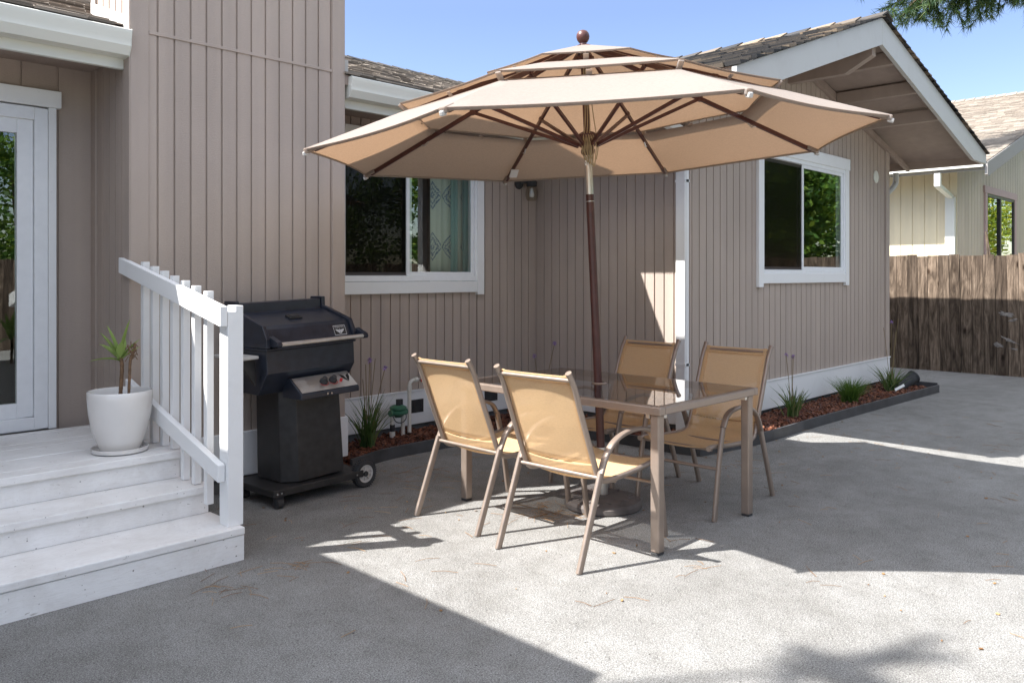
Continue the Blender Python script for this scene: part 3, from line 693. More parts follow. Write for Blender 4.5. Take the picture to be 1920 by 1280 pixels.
st.build("stem", M['stem'], pl, local=True, smooth=60)
lf = MB(); top = V(0, 0, 0.215)
for a, el, L, ww, dr in ((178, 70, 0.30, 0.045, 0.05), (160, 40, 0.27, 0.05, 0.2), (12, 78, 0.34, 0.055, 0.05), (20, 55, 0.24, 0.05, 0.15), (195, 60, 0.28, 0.06, 0.1), (172, 12, 0.26, 0.04, 0.25), (-60, 60, 0.22, 0.05, 0.2), (100, 60, 0.24, 0.05, 0.2), (0, 40, 0.2, 0.035, 0.1)):
    fwv = Vector((math.cos(TH), math.sin(TH), 0))
    d = rv * math.cos(R(a)) * math.cos(R(el)) + fwv * math.sin(R(a)) * math.cos(R(el)) + V(0, 0, math.sin(R(el)))
    leafblade(lf, top, d, L * 0.72, ww * 0.85, dr)
lf.build("leaves", M['yucca'], pl, local=True, smooth=60)

# ------------------------------------------------------------------ table
tab = empty("patio_table", (3.90, 3.03, 0), 0, "rectangular smoked glass patio table with taupe metal frame", "table")
TX0, TX1, TY0, TY1, TZ = 3.395, 4.405, 2.272, 3.785, 0.745
f = MB(); fw_ = 0.045
f.box(TX0, TX0 + fw_, TY0, TY1, TZ - 0.042, TZ); f.box(TX1 - fw_, TX1, TY0, TY1, TZ - 0.042, TZ)
f.box(TX0 + fw_ + .0005, TX1 - fw_ - .0005, TY0, TY0 + fw_, TZ - 0.042, TZ - 0.0005); f.box(TX0 + fw_ + .0005, TX1 - fw_ - .0005, TY1 - fw_, TY1, TZ - 0.042, TZ - 0.0005)
f.build("frame", M['chair'], tab, bevel=0.006)
gl = MB(); hole = 24; cx_, cy_ = 3.906, 3.058
ring = [(cx_ + 0.034 * math.cos(2 * math.pi * k / hole), cy_ + 0.034 * math.sin(2 * math.pi * k / hole)) for k in range(hole)]
gx0, gx1, gy0, gy1 = TX0 + 0.03, TX1 - 0.03, TY0 + 0.03, TY1 - 0.03
def rectpt(a):
    c_, s_ = math.cos(a), math.sin(a); k = min((gx1 - cx_ if c_ > 0 else cx_ - gx0) / max(abs(c_), 1e-6), (gy1 - cy_ if s_ > 0 else cy_ - gy0) / max(abs(s_), 1e-6)); return (cx_ + k * c_, cy_ + k * s_)
angs = sorted([2 * math.pi * k / hole for k in range(hole)] + [math.atan2(yy - cy_, xx - cx_) % (2 * math.pi) for xx in (gx0, gx1) for yy in (gy0, gy1)])
for a, b2 in zip(angs, angs[1:] + [angs[0] + 2 * math.pi]):
    i0 = [cx_ + 0.034 * math.cos(a), cy_ + 0.034 * math.sin(a)]; i1 = [cx_ + 0.034 * math.cos(b2), cy_ + 0.034 * math.sin(b2)]
    o0, o1 = rectpt(a), rectpt(b2)
    gl.poly([(*i0, TZ + 0.003), (*o0, TZ + 0.003), (*o1, TZ + 0.003), (*i1, TZ + 0.003)])
gl.build("glass_top", M['tglass'], tab)
MB().lathe([(0.031, -0.006), (0.045, -0.006), (0.047, 0.004), (0.044, 0.008), (0.031, 0.008)], 28, Matrix.Translation((cx_, cy_, TZ)), caps=False).build("umbrella_ring", M['chair'], tab, smooth=40)
for lx, ly in ((TX0 + 0.045, TY0 + 0.05), (TX1 - 0.045, TY0 + 0.05), (TX0 + 0.045, TY1 - 0.05), (TX1 - 0.045, TY1 - 0.05)):
    lg = MB().box(lx - 0.026, lx + 0.026, ly - 0.026, ly + 0.026, 0.012, TZ - 0.043).build("leg", M['chair'], tab, bevel=0.007)
    MB().box(lx - 0.024, lx + 0.024, ly - 0.024, ly + 0.024, 0.0, 0.0118).build("foot_cap", M['rubber'], lg, bevel=0.003)
    sx, sy = (1 if lx < 3.9 else -1), (1 if ly < 3.0 else -1)
    q = MB(); q.box(lx + sx * 0.045 - 0.012, lx + sx * 0.045 + 0.012, ly - 0.02, ly + 0.02, TZ - 0.066, TZ - 0.0425); q.box(lx - 0.02, lx + 0.02, ly + sy * 0.045 - 0.012, ly + sy * 0.045 + 0.012, TZ - 0.066, TZ - 0.0425)
    q.build("bracket", M['silver'], lg, bevel=0.002)

# ------------------------------------------------------------------ chairs
def make_chair():
    ch = empty("patio_chair", (0, 0, 0))
    side = [(-0.375, 0.0), (-0.205, 0.44), (-0.165, 0.515), (-0.10, 0.575), (0.0, 0.608), (0.13, 0.612), (0.225, 0.585), (0.275, 0.52), (0.315, 0.40), (0.375, 0.0)]
    W = 0.262
    for sy in (-1, 1):
        y = sy * W
        pr = [Vector((-0.375, y, 0.0)), Vector((-0.29, y, 0.22)), Vector((-0.205, y, 0.44))]
        arc = catmull([(a, y, z) for a, z in side[1:8]], 6)
        MB().flat(catmull(pr, 4), (0, 1, 0), 0.022, 0.036).build("leg", M['chair'], ch, local=True, smooth=50)
        MB().flat(arc, (0, 1, 0), 0.034, 0.020).build("armrest", M['chair'], ch, local=True, smooth=50)
        MB().flat(catmull([(0.275, y, 0.52), (0.315, y, 0.36), (0.352, y, 0.15), (0.375, y, 0.0)], 4), (0, 1, 0), 0.022, 0.034).build("leg", M['chair'], ch, local=True, smooth=50)
        yr = sy * (W - 0.030)
        rl = catmull([(-0.415, yr, 0.938), (-0.375, yr, 0.875), (-0.345, yr, 0.80), (-0.285, yr, 0.65), (-0.215, yr, 0.48), (-0.185, yr, 0.415), (-0.14, yr, 0.388), (-0.05, yr, 0.385), (0.15, yr, 0.395), (0.33, yr, 0.415), (0.385, yr, 0.412)], 5)
        rr_ = MB().tube(rl, 0.0145, 10).build("side_rail", M['chair'], ch, local=True, smooth=50)
        for p, q in ((rl[0], rl[1]), (rl[-1], rl[-2])):
            d = (p - q).normalized(); MB().tube([p - d * 0.004, p + d * 0.006], 0.0165, 12).build("end_cap", M['chair'], rr_, local=True, smooth=50)
    for x, z, w_ in ((-0.208, 0.418, W), (0.331, 0.29, W), (-0.398, 0.905, W - 0.035), (0.34, 0.398, W - 0.035), (-0.04, 0.370, W - 0.03)):
        MB().tube([(x, -w_, z), (x, w_, z)], 0.010, 8).build("crossbar", M['chair'], ch, local=True, smooth=50)
    back = catmull([(-0.402, 0, 0.925), (-0.368, 0, 0.868), (-0.336, 0, 0.80), (-0.276, 0, 0.65), (-0.205, 0, 0.48)], 6)
    seat = catmull([(-0.205, 0, 0.48), (-0.172, 0, 0.418), (-0.13, 0, 0.396), (-0.04, 0, 0.390), (0.15, 0, 0.400), (0.33, 0, 0.422), (0.372, 0, 0.418)], 6)
    for nm, pth, sag in (("backrest", back, 0.014), ("seat", seat, 0.022)):
        rows = []
        for i, p in enumerate(pth):
            t = (pth[min(i + 1, len(pth) - 1)] - pth[max(i - 1, 0)]).normalized(); nn = Vector((0, 1, 0)).cross(t)
            if nm == "backrest": f_ = math.sin(math.pi * min(1, 0.15 + i / len(pth)) * 0.5)
            else: f_ = 1.0
            rows.append([p + V(0, yy * (W - 0.030), 0) + nn * (sag * f_ * (1 - yy * yy)) for yy in [k / 6 - 1 for k in range(13)]])
        MB().grid(rows).build(nm, M['sling'], ch, local=True, smooth=60, thick=0.0022)
    hem = MB()
    for sy in (-1, 1):
        pts = [p + V(-0.0005, sy * (W - 0.060), 0.002) for p in back]
        hem.flat(pts, (0, 1, 0), 0.022, 0.005)
    hem.flat([(-0.3785, -W + 0.06, 0.887), (-0.3785, W - 0.06, 0.887)], (0.5, 0, 0.85), 0.02, 0.005)
    hem.build("sling_hem", M['sling'], ch, local=True)
    return ch

def copy_tree(o, parent=None):
    c_ = o.copy(); col.objects.link(c_)
    if parent is not None: c_.parent = parent
    for k in [q for q in bpy.data.objects if q.parent == o]: copy_tree(k, c_)
    return c_
bpy.context.view_layer.update()
proto = make_chair()
spots = [(3.320, 2.700, 1.5, "tan sling patio chair nearest the camera, seen from behind at the near table corner"),
         (3.380, 3.428, -1.0, "tan sling patio chair seen from behind, the one beside the grill end of the table"),
         (4.485, 2.665, 181.5, "tan sling patio chair facing the camera, beside the free table leg near the open yard"),
         (4.495, 3.375, 178.5, "tan sling patio chair facing the camera, far one backed by the white downspout")]
for i, (x, y, a, lab) in enumerate(spots):
    o = proto if i == 0 else copy_tree(proto)
    o.location = (x, y, 0); o.rotation_euler = (0, 0, R(a)); tag(o, lab, "chair", "sling chairs around the glass table")

# ------------------------------------------------------------------ umbrella
UB = Vector((3.93, 3.044, 0.05))
nA = Vector((-0.040, 0.024, 1)).normalized(); uA = Vector((0, 1, 0)).cross(nA).normalized(); vA = nA.cross(uA)
umb = empty("patio_umbrella", UB, 0, "open three tiered beige octagonal umbrella with brown ribs leaning over the table", "umbrella")
umb.rotation_euler = Matrix((uA, vA, nA)).transposed().to_euler()
PH = 3.442
def ribp(k, rad, h): a = PH - k * math.pi / 4; return Vector((rad * math.cos(a), rad * math.sin(a), h))
RS = (2.44 - 2.098) / (1.647 - 0.77)
def ribh(r): return 2.098 + (1.647 - r) * RS
def tier(name, r0, h0, r1, h1, sag, lift, hemd=0.018):
    mb = MB(); ns, nr = 12, 8
    for k in range(8):
        rows = []
        for j in range(nr + 1):
            t = j / nr; row = []
            for i in range(ns + 1):
                s_ = i / ns; r = r0 + (r1 - r0) * t; h = h0 + (h1 - h0) * t
                a, b2 = ribp(k, r, h), ribp(k + 1, r, h); p = a.lerp(b2, s_)
                c_ = 4 * s_ * (1 - s_)
                p *= 1; rad = Vector((p.x, p.y, 0))
                if rad.length > 1e-4: p -= rad.normalized() * (c_ * sag * t * t * r / r1)
                p.z -= c_ * lift * math.sin(math.pi * min(1, t * 0.9 + 0.05)) 
                row.append(p)
            rows.append(row)
        last = rows[-1]; rows.append([q + V(0, 0, -hemd) - Vector((q.x, q.y, 0)) * 0.004 for q in last])
        mb.grid(rows)
    return mb.build(name, M['umb'], umb, local=True, smooth=25, thick=0.0015)
tier("canopy", 1.08, 2.338, 1.665, ribh(1.665) + 0.022, 0.045, 0.022, 0.014)
tier("vent_canopy", 0.55, 2.530, 1.135, 2.371, 0.022, 0.004, 0.010)
tier("vent_canopy", 0.024, 2.738, 0.615, 2.562, 0.012, 0.003, 0.009)
for k in range(8):
    rb = MB().beam(ribp(k, 0.05, ribh(0.05)), ribp(k, 1.615, ribh(1.615)), 0.017, 0.028).build("rib", M['brown'], umb, local=True, bevel=0.003)
    MB().beam(ribp(k, 0.06, 2.135), ribp(k, 0.77, ribh(0.77) - 0.012), 0.016, 0.022).build("strut", M['brown'], rb, local=True, bevel=0.003)
    m = MB().beam(ribp(k, 1.58, ribh(1.58) + 0.006), ribp(k, 1.668, ribh(1.668) + 0.008), 0.034, 0.030).build("rib_pocket", M['umb'], rb, local=True, bevel=0.006)
    MB().beam(ribp(k, 1.645, ribh(1.645) - 0.006), ribp(k, 1.676, ribh(1.676) - 0.004), 0.022, 0.024).build("tip_cap", M['greyp'], rb, local=True, bevel=0.006)
    MB().beam(ribp(k, 0.765, ribh(0.77)), ribp(k, 0.795, ribh(0.795) - 0.0), 0.024, 0.034).build("pivot_plate", M['brown'], rb, local=True)
    m = MB(); m.tube([ribp(k, 1.13, ribh(1.13) - 0.012), ribp(k, 1.16, ribh(1.16) - 0.030), ribp(k, 1.19, ribh(1.19) - 0.012)], 0.006, 6)
    m.build("clip", M['silver'], rb, local=True)
    m = MB().beam(ribp(k, 1.10, ribh(1.10) + 0.012), ribp(k, 1.138, 2.362), 0.030, 0.014).build("vent_pocket", M['umb'], rb, local=True, bevel=0.004)
    for rad, h0, h1 in ((1.085, 2.336, 2.366), (0.58, 2.522, 2.560)):
        c0 = (ribp(k, rad, h0) + ribp(k + 1, rad, h0)) / 2; c1 = (ribp(k, rad + 0.03, h1) + ribp(k + 1, rad + 0.03, h1)) / 2
        c0 += V(0, 0, -0.012); c1 += V(0, 0, -0.014); tn = (ribp(k + 1, 1, 0) - ribp(k, 1, 0)).normalized()
        MB().flat([c0, (c0 + c1) / 2, c1], tn, 0.03, 0.003).build("vent_strap", M['umb'], umb, local=True)
MB().tube([(0, 0, -0.02), (0, 0, 1.84)], 0.0245, 20).build("pole", M['brown'], umb, local=True, smooth=50)
MB().tube([(0, 0, 1.835), (0, 0, 2.10)], 0.0225, 20).build("pole_joint", M['silver'], umb, local=True, smooth=50)
MB().tube([(0, 0, 2.09), (0, 0, 2.74)], 0.021, 20).build("pole", M['brown'], umb, local=True, smooth=50)
MB().lathe([(0.024, 2.075), (0.040, 2.085), (0.043, 2.105), (0.034, 2.13), (0.034, 2.16), (0.058, 2.175), (0.06, 2.20), (0.04, 2.215), (0.022, 2.22)], 24).build("runner_hub", M['brown'], umb, local=True, smooth=35)
MB().lathe([(0.022, 2.60), (0.06, 2.61), (0.062, 2.665), (0.03, 2.67)], 24).build("crown_hub", M['brown'], umb, local=True, smooth=35)
MB().lathe([(0.0, 2.71), (0.050, 2.718), (0.046, 2.735), (0.022, 2.742), (0.020, 2.752), (0.026, 2.757), (0.036, 2.772), (0.040, 2.79), (0.037, 2.808), (0.027, 2.823), (0.012, 2.830), (0.0, 2.831)], 28).build("finial", M['brown'], umb, local=True, smooth=60)
m = MB()
uc = lambda a, r, z: Vector((r * math.cos(a), r * math.sin(a), z))
for a, z1 in ((3.6, 2.68), (3.9, 2.68), (4.2, 2.66), (5.6, 2.66)):
    m.tube(catmull([uc(a, 0.03, z1), uc(a + 0.1, 0.033, 2.45), uc(a, 0.05, 2.25), uc(a - 0.3, 0.062, 2.13), uc(a, 0.05, 2.05)], 5), 0.003, 5)
for k in range(5):
    a = 3.4 + 0.25 * k; m.tube(catmull([uc(a, 0.055, 2.2), uc(a + .15, 0.075, 2.12), uc(a + .1, 0.05, 2.04 - 0.01 * k), uc(a - .2, 0.06, 2.1), uc(a, 0.055, 2.19)], 5), 0.003, 5)
m.build("cord", M['cord'], umb, local=True, smooth=60)
m = MB(); m.tube([uc(3.5, 0.02, 2.03), uc(3.5, 0.055, 2.035), uc(3.5, 0.05, 2.01)], 0.006, 6); m.tube([uc(3.5, 0.05, 2.03), uc(3.5, 0.07, 2.02)], 0.004, 6)
m.build("locking_pin", M['silver'], umb, local=True, smooth=50)
MB().beam(ribp(3, 1.40, ribh(1.40) - 0.03), ribp(3, 1.46, ribh(1.46) - 0.055), 0.06, 0.012).build("care_tag", M['ink'], umb, local=True)
MB().tube([(0, 0, 1.80 - 0.004), (0, 0, 1.8)], 0.0247, 20).build("pole_rivet", M['silver'], umb, local=True)

ub = empty("umbrella_base", (3.93, 3.044, 0), 0, "round dark cast stone umbrella base standing on the gravel under the table", "umbrella base")
MB().lathe([(0.0, 0.0), (0.225, 0.0), (0.235, 0.01), (0.235, 0.035), (0.222, 0.05), (0.205, 0.052), (0.195, 0.058), (0.10, 0.066), (0.05, 0.075), (0.0, 0.075)], 48).build("base_plate", M['concrete'], ub, local=True, smooth=40)
m = MB(); m.tube([(0, 0, 0.07), (-0.010, 0.006, 0.36)], 0.031, 18); m.build("stand_tube", M['silver'], ub, local=True, smooth=40)
m = MB()
for k in range(16):
    a = k * math.pi / 8; m.tube([(0.15 * math.cos(a), 0.15 * math.sin(a), 0.060), (0.185 * math.cos(a + .12), 0.185 * math.sin(a + .12), 0.060)], 0.008, 6)
m.build("cast_relief", M['concrete'], ub, local=True, smooth=50)

# ------------------------------------------------------------------ grill
gr = empty("gas_grill", (2.80, 4.40, 0), R(4), "black gas grill on a wheeled cart beside the chimney wall, lid closed", "grill")
def lean(p):
    x, y, z = p
    return (x - 0.045 * max(0, z - 0.10), y, z + (0.03 * x if z > 0.125 else 0.006 * x))
def gbuild(mb, name, mat, parent, **k):
    mb.v = [lean(p) for p in mb.v]; return mb.build(name, mat, parent, local=True, **k)
gbuild(MB().box(-0.32, 0.36, 0.0, 0.44, 0.075, 0.118), "base_shelf", M['dusty'], gr, bevel=0.004)
m = MB()
cab0 = [(-0.11, 0.05), (0.235, 0.05), (0.27, 0.10), (0.27, 0.38), (-0.19, 0.38), (-0.19, 0.13)]
cab1 = [(-0.10, 0.06), (0.225, 0.06), (0.26, 0.11), (0.26, 0.38), (-0.175, 0.38), (-0.175, 0.14)]
m.grid([[(x, y, 0.126) for x, y in cab0], [(x, y, 0.70) for x, y in cab1]], True); m.poly([(x, y, 0.70) for x, y in cab1]); m.poly([(x, y, 0.126) for x, y in cab0][::-1])
gbuild(m, "cabinet", M['dusty'], gr, bevel=0.006)
m = MB(); m.prism([(-0.095, 0.655), (-0.095, 0.69), (0.02, 0.775), (0.10, 0.775), (0.10, 0.655)], -0.17, 0.27, lambda u, q, t_: (t_, u, q))
cp = gbuild(m, "control_box", M['black'], gr, bevel=0.006)
def cpt(x, s, off):  # point on the slanted control plate
    return (x, -0.095 + 0.115 * s - 0.6 * off, 0.69 + 0.085 * s + 0.8 * off)
gbuild(MB().poly([cpt(-0.16, 0.04, 0.004), cpt(0.26, 0.04, 0.004), cpt(0.26, 0.97, 0.004), cpt(-0.16, 0.97, 0.004)]), "control_panel", M['silver'], cp)
for x in (0.035, 0.105):
    c0, c1, c2 = Vector(cpt(x, 0.5, 0.005)), Vector(cpt(x, 0.5, 0.018)), Vector(cpt(x, 0.5, 0.042))
    m = MB(); m.tube([c0, c1], [0.026, 0.025], 18); m.tube([c1, c2], [0.021, 0.014], 14)
    kn = gbuild(m, "knob", M['rubber'], cp, smooth=40)
    m = MB(); rows = []
    for rr_ in (0.029, 0.033): rows.append([Vector(cpt(x, 0.5, 0.0055)) + Vector((1, 0, 0)) * rr_ * math.cos(a) + Vector((0, 0.115, 0.085)).normalized() * rr_ * math.sin(a) for a in [R(-160 + 10 * k) for k in range(25)]])
    m.grid(rows); gbuild(m, "dial_mark", M['red'], cp)
gbuild(MB().tube([cpt(0.160, 0.42, 0.004), cpt(0.160, 0.42, 0.02)], 0.009, 12), "igniter_button", M['red'], cp, smooth=40)
m = MB()   # bird emblem with wings spread on the control plate
for sx in (-1, 1):
    for k in range(3):
        m.poly([cpt(0.215, 0.30 + 0.06 * k, 0.0052), cpt(0.215 + sx * 0.008, 0.52 + 0.09 * k, 0.0052), cpt(0.215 + sx * 0.036, 0.86 - 0.02 * k, 0.0052), cpt(0.215 + sx * (0.030 - 0.006 * k), 0.60 - 0.03 * k, 0.0052)])
gbuild(m, "emblem", M['inkb'], cp)
m = MB()
for k in range(7): m.poly([cpt(-0.14, 0.22 + 0.09 * k, 0.0052), cpt(-0.14 + 0.05 + 0.008 * (k % 3), 0.22 + 0.09 * k, 0.0052), cpt(-0.09 + 0.008 * (k % 3), 0.245 + 0.09 * k, 0.0052), cpt(-0.14, 0.245 + 0.09 * k, 0.0052)])
gbuild(m, "printed_notice", M['greyp'], cp)
m = MB(); m.box(-0.075, 0.075, 0.035, 0.058, 0.635, 0.655)
gbuild(m, "cabinet_pull", M['silver'], gr, bevel=0.003)
m = MB(); 
for x in (0.02, 0.05): m.tube([(x, -0.097, 0.672), (x, -0.101, 0.672)], 0.006, 8)
gbuild(m, "screw", M['chrome'], cp)
# firebox
m = MB()
m.prism([(0.0, 0.825), (0.0, 0.962), (0.43, 0.962), (0.43, 0.80), (0.36, 0.69), (0.10, 0.69)], -0.335, 0.315, lambda u, q, t_: (t_, u, q))
m.box(-0.345, 0.325, -0.012, 0.44, 0.9625, 0.975)
fb = gbuild(m, "firebox", M['black'], gr, bevel=0.005)
lp = [(0.0, 0.977), (-0.005, 1.005), (0.03, 1.085), (0.05, 1.105), (0.26, 1.165), (0.31, 1.172), (0.31, 1.235), (0.42, 1.235), (0.43, 1.20), (0.43, 0.977)]
lid = gbuild(MB().prism(lp, -0.315, 0.295, lambda u, q, t_: (t_, u, q)), "lid", M['black'], gr, bevel=0.006)
ep = [(-0.02, 0.977), (-0.02, 1.03), (0.02, 1.11), (0.27, 1.185), (0.30, 1.19), (0.30, 1.25), (0.425, 1.25), (0.44, 1.20), (0.44, 0.977)]
for x0 in (-0.345, 0.296):
    gbuild(MB().prism(ep, x0, x0 + 0.029, lambda u, q, t_: (t_, u, q)), "lid_end_plate", M['black'], lid, bevel=0.005)
hd = gbuild(MB().tube([(-0.285, -0.075, 1.0), (0.335, -0.075, 1.0)], 0.0135, 14), "lid_handle", M['silver'], lid, smooth=40)
for x in (-0.30, 0.345):
    m = MB().prism([(0.0, 0.982), (-0.085, 0.985), (-0.095, 1.0), (-0.085, 1.018), (0.0, 1.05)], x - 0.018, x + 0.018, lambda u, q, t_: (t_, u, q))
    gbuild(m, "handle_bracket", M['black'], hd, bevel=0.004)
m = MB(); Mt = Matrix.Translation((-0.03, 0.155, 1.136)) @ Matrix.Rotation(R(16), 4, 'X'); m.box(-0.045, 0.045, -0.03, 0.03, 0, 0.012, Mt); m.box(-0.03, 0.03, -0.02, 0.02, 0.0121, 0.017, Mt)
gbuild(m, "lid_vent", M['dusty'], lid, bevel=0.003)
# badge with lettering and bird
bz0, bz1 = 1.012, 1.075
def bpt(x, z, off): return (x, -0.005 + (z - 1.005) * 0.035 / 0.08 - off, z)
bdg = gbuild(MB().poly([bpt(0.165, bz0, 0.0015), bpt(0.262, bz0, 0.0015), bpt(0.262, bz1, 0.0015), bpt(0.165, bz1, 0.0015)]), "badge", M['inkb'], lid)
m = MB(); bt = 0.0028
for a, b2, c_, d in ((0.167, 0.26, bz0 + .002, bz0 + .005), (0.167, 0.26, bz1 - .005, bz1 - .002), (0.167, 0.1695, bz0 + .002, bz1 - .002), (0.2575, 0.26, bz0 + .002, bz1 - .002)):
    m.poly([bpt(a, c_, bt), bpt(b2, c_, bt), bpt(b2, d, bt), bpt(a, d, bt)])
xc = 0.2135
for sx in (-1, 1):
    for k in range(3):
        m.poly([bpt(xc, bz0 + 0.008 + 0.006 * k, bt), bpt(xc + sx * 0.006, bz0 + 0.022 + 0.006 * k, bt), bpt(xc + sx * (0.036 - 0.004 * k), bz0 + 0.040 - 0.001 * k, bt), bpt(xc + sx * (0.026 - 0.004 * k), bz0 + 0.026 - 0.0 * k, bt)])
m.poly([bpt(xc - 0.004, bz0 + 0.024, bt + .0003), bpt(xc + 0.004, bz0 + 0.024, bt + .0003), bpt(xc + 0.003, bz0 + 0.038, bt + .0003), bpt(xc - 0.003, bz0 + 0.038, bt + .0003)])
gbuild(m, "emblem", M['ink'], bdg)
def text_mesh(name, s_, size, mat, parent, mtx):
    cu = bpy.data.curves.new(name, 'FONT'); cu.body = s_; cu.size = size; cu.align_x = 'CENTER'
    o = bpy.data.objects.new(name + "_tmp", cu); col.objects.link(o)
    bpy.context.view_layer.update(); dg = bpy.context.evaluated_depsgraph_get()
    me = bpy.data.meshes.new_from_object(o.evaluated_get(dg)); bpy.data.objects.remove(o)
    me.transform(mtx); me.materials.clear(); me.materials.append(mat)
    q = bpy.data.objects.new(name, me); col.objects.link(q); q.parent = parent; return q
lp0 = Vector(lean(bpt(xc, bz1 - 0.0165, 0.0035)))
text_mesh("lettering", "Phoenix Grill", 0.0135, M['ink'], bdg, Matrix.Translation(lp0) @ Matrix.Rotation(R(-1.7), 4, 'Y') @ Matrix.Rotation(R(66), 4, 'X'))
# side shelf, folded down on the left
m = MB(); m.box(-0.47, -0.352, 0.05, 0.36, 0.915, 0.935); gbuild(m, "side_shelf", M['greyp'], gr, bevel=0.006)
m = MB(); m.prism([(-0.46, 0.9145), (-0.352, 0.9145), (-0.352, 0.75)], 0.10, 0.12, lambda u, q, t_: (u, t_, q)); gbuild(m, "shelf_bracket", M['dusty'], gr)
# wheels and casters
for yy in (0.05, 0.40):
    wm = Matrix.Translation((0.385, yy - 0.02 if yy < 0.2 else yy, 0.09)) @ Matrix.Rotation(R(90), 4, 'X') @ Matrix.Scale(1.12, 4)
    ty = MB().lathe([(0.052, -0.020), (0.074, -0.022), (0.079, -0.012), (0.080, 0.0), (0.079, 0.012), (0.074, 0.022), (0.052, 0.020)], 36, wm, caps=False)
    for k in range(36):
        a = k * math.pi / 18; Mk = wm @ Matrix.Rotation(a, 4, 'Z'); ty.box(0.077, 0.0825, -0.003, 0.003, -0.018, 0.018, Mk)
    wh = ty.build("wheel", M['rubber'], gr, local=True, smooth=35)
    m = MB().lathe([(0.040, -0.016), (0.0525, -0.019), (0.0525, 0.019), (0.040, 0.016)], 32, wm, caps=False); m.lathe([(0.0, -0.012), (0.041, -0.011), (0.041, 0.011), (0.0, 0.012)], 32, wm)
    for k in range(8): m.box(0.016, 0.042, -0.006, 0.006, -0.0165, 0.0165, wm @ Matrix.Rotation(k * math.pi / 4, 4, 'Z'))
    m.build("rim", M['greyp'], wh, local=True, smooth=35)
    MB().lathe([(0.0, -0.024), (0.015, -0.023), (0.017, -0.012), (0.017, 0.012), (0.015, 0.023), (0.0, 0.024)], 20, wm).build("hub_cap", M['rubber'], wh, local=True, smooth=40)
MB().tube([(0.385, 0.02, 0.09), (0.385, 0.41, 0.09)], 0.007, 8).build("axle", M['dusty'], gr, local=True)
MB().box(0.355, 0.395, 0.04, 0.40, 0.080, 0.116).build("axle_bracket", M['dusty'], gr, local=True, bevel=0.003)
for cx2, cy2 in ((-0.27, 0.03), (-0.27, 0.40)):
    m = MB(); m.tube([(cx2 - 0.02, cy2, 0.03), (cx2 + 0.02, cy2, 0.03)], 0.030, 16); m.box(cx2 - 0.026, cx2 + 0.026, cy2 - 0.014, cy2 + 0.02, 0.035, 0.074)
    m.build("caster", M['rubber'], gr, local=True, smooth=35)
m = MB()
for x in (-0.27, -0.30, 0.30): m.tube([(x, -0.001, 0.097), (x, -0.006, 0.097)], 0.007, 8)
gbuild(m, "bolt", M['chrome'], gr)

# ------------------------------------------------------------------ wall lamp
lamp = empty("wall_lamp", (5.88, YA, 2.29), 0, "black outdoor wall lamp with clear ribbed glass jar shade near the inner corner", "lamp")
m = MB().lathe([(0.0, 0.0), (0.052, 0.0), (0.055, 0.01), (0.045, 0.028), (0.03, 0.034), (0.0, 0.034)], 28, Matrix.Translation((-0.045, -0.001, 0.015)) @ Matrix.Rotation(R(90), 4, 'X')); m.build("mounting_plate", M['rubber'], lamp, local=True, smooth=40)
m = MB(); m.tube(catmull([(-0.045, -0.03, 0.02), (-0.02, -0.07, 0.035), (0.03, -0.09, 0.03)], 4), 0.018, 10); m.lathe([(0.0, -0.01), (0.052, -0.008), (0.055, 0.03), (0.045, 0.05), (0.0, 0.055)], 24, Matrix.Translation((0.05, -0.095, 0.0))); m.build("socket_cap", M['rubber'], lamp, local=True, smooth=40)
prof = [(0.045, -0.01), (0.052, -0.03), (0.060, -0.07), (0.060, -0.10), (0.052, -0.135), (0.042, -0.15), (0.0, -0.153)]
n = 40; rows = [[Vector((0.05 + r * (1 + 0.03 * math.cos(k * math.pi)) * math.cos(2 * math.pi * k / n), -0.095 + r * (1 + 0.03 * math.cos(k * math.pi)) * math.sin(2 * math.pi * k / n), z)) for k in range(n)] for r, z in prof]
MB().grid(rows, True).build("glass_shade", M['lampglass'], lamp, local=True, smooth=70)
MB().lathe([(0.0, -0.02), (0.014, -0.03), (0.02, -0.07), (0.026, -0.09), (0.02, -0.115), (0.0, -0.12)], 16, Matrix.Translation((0.05, -0.095, 0))).build("bulb", M['plasticw'], lamp, local=True, smooth=60)

# ------------------------------------------------------------------ irrigation pipes
YP = YA - 0.16
ir = empty("irrigation_valve", (4.215, YP, 0), 0, "green plastic sprinkler valve on two white pipes in the mulch bed", "valve")
m = MB(); m.tube([(-0.06, 0, 0.0), (-0.06, 0, 0.23)], 0.017, 12); m.tube([(-0.06, 0, 0.06), (-0.06, 0, 0.10)], 0.024, 12); m.build("pipe", M['pvc'], ir, local=True, smooth=40)
MB().tube([(-0.06, 0, 0.105), (-0.06, 0, 0.16)], 0.0205, 12).build("rubber_collar", M['rubber'], ir, local=True, smooth=40)
MB().tube([(0.05, 0, 0.0), (0.05, 0, 0.23)], 0.017, 12).build("pipe", M['pvc'], ir, local=True, smooth=40)
m = MB(); m.lathe([(0.0, 0.21), (0.03, 0.215), (0.05, 0.235), (0.078, 0.245), (0.080, 0.262), (0.060, 0.272), (0.072, 0.285), (0.072, 0.300), (0.045, 0.315), (0.0, 0.318)], 12); m.tube([(-0.085, 0, 0.255), (0.085, 0, 0.255)], 0.028, 10); m.build("valve_body", M['green'], ir, local=True, smooth=30)
m = MB(); m.tube([(-0.005, -0.01, 0.31), (-0.005, -0.01, 0.365)], 0.021, 12); m.tube([(0.04, 0.01, 0.30), (0.04, 0.01, 0.36)], 0.016, 10); m.tube(catmull([(-0.08, -0.03, 0.24), (-0.06, -0.05, 0.19), (0.0, -0.05, 0.175), (0.05, -0.04, 0.20), (0.06, -0.03, 0.24)], 5), 0.004, 6); m.build("solenoid", M['rubber'], ir, local=True, smooth=40)
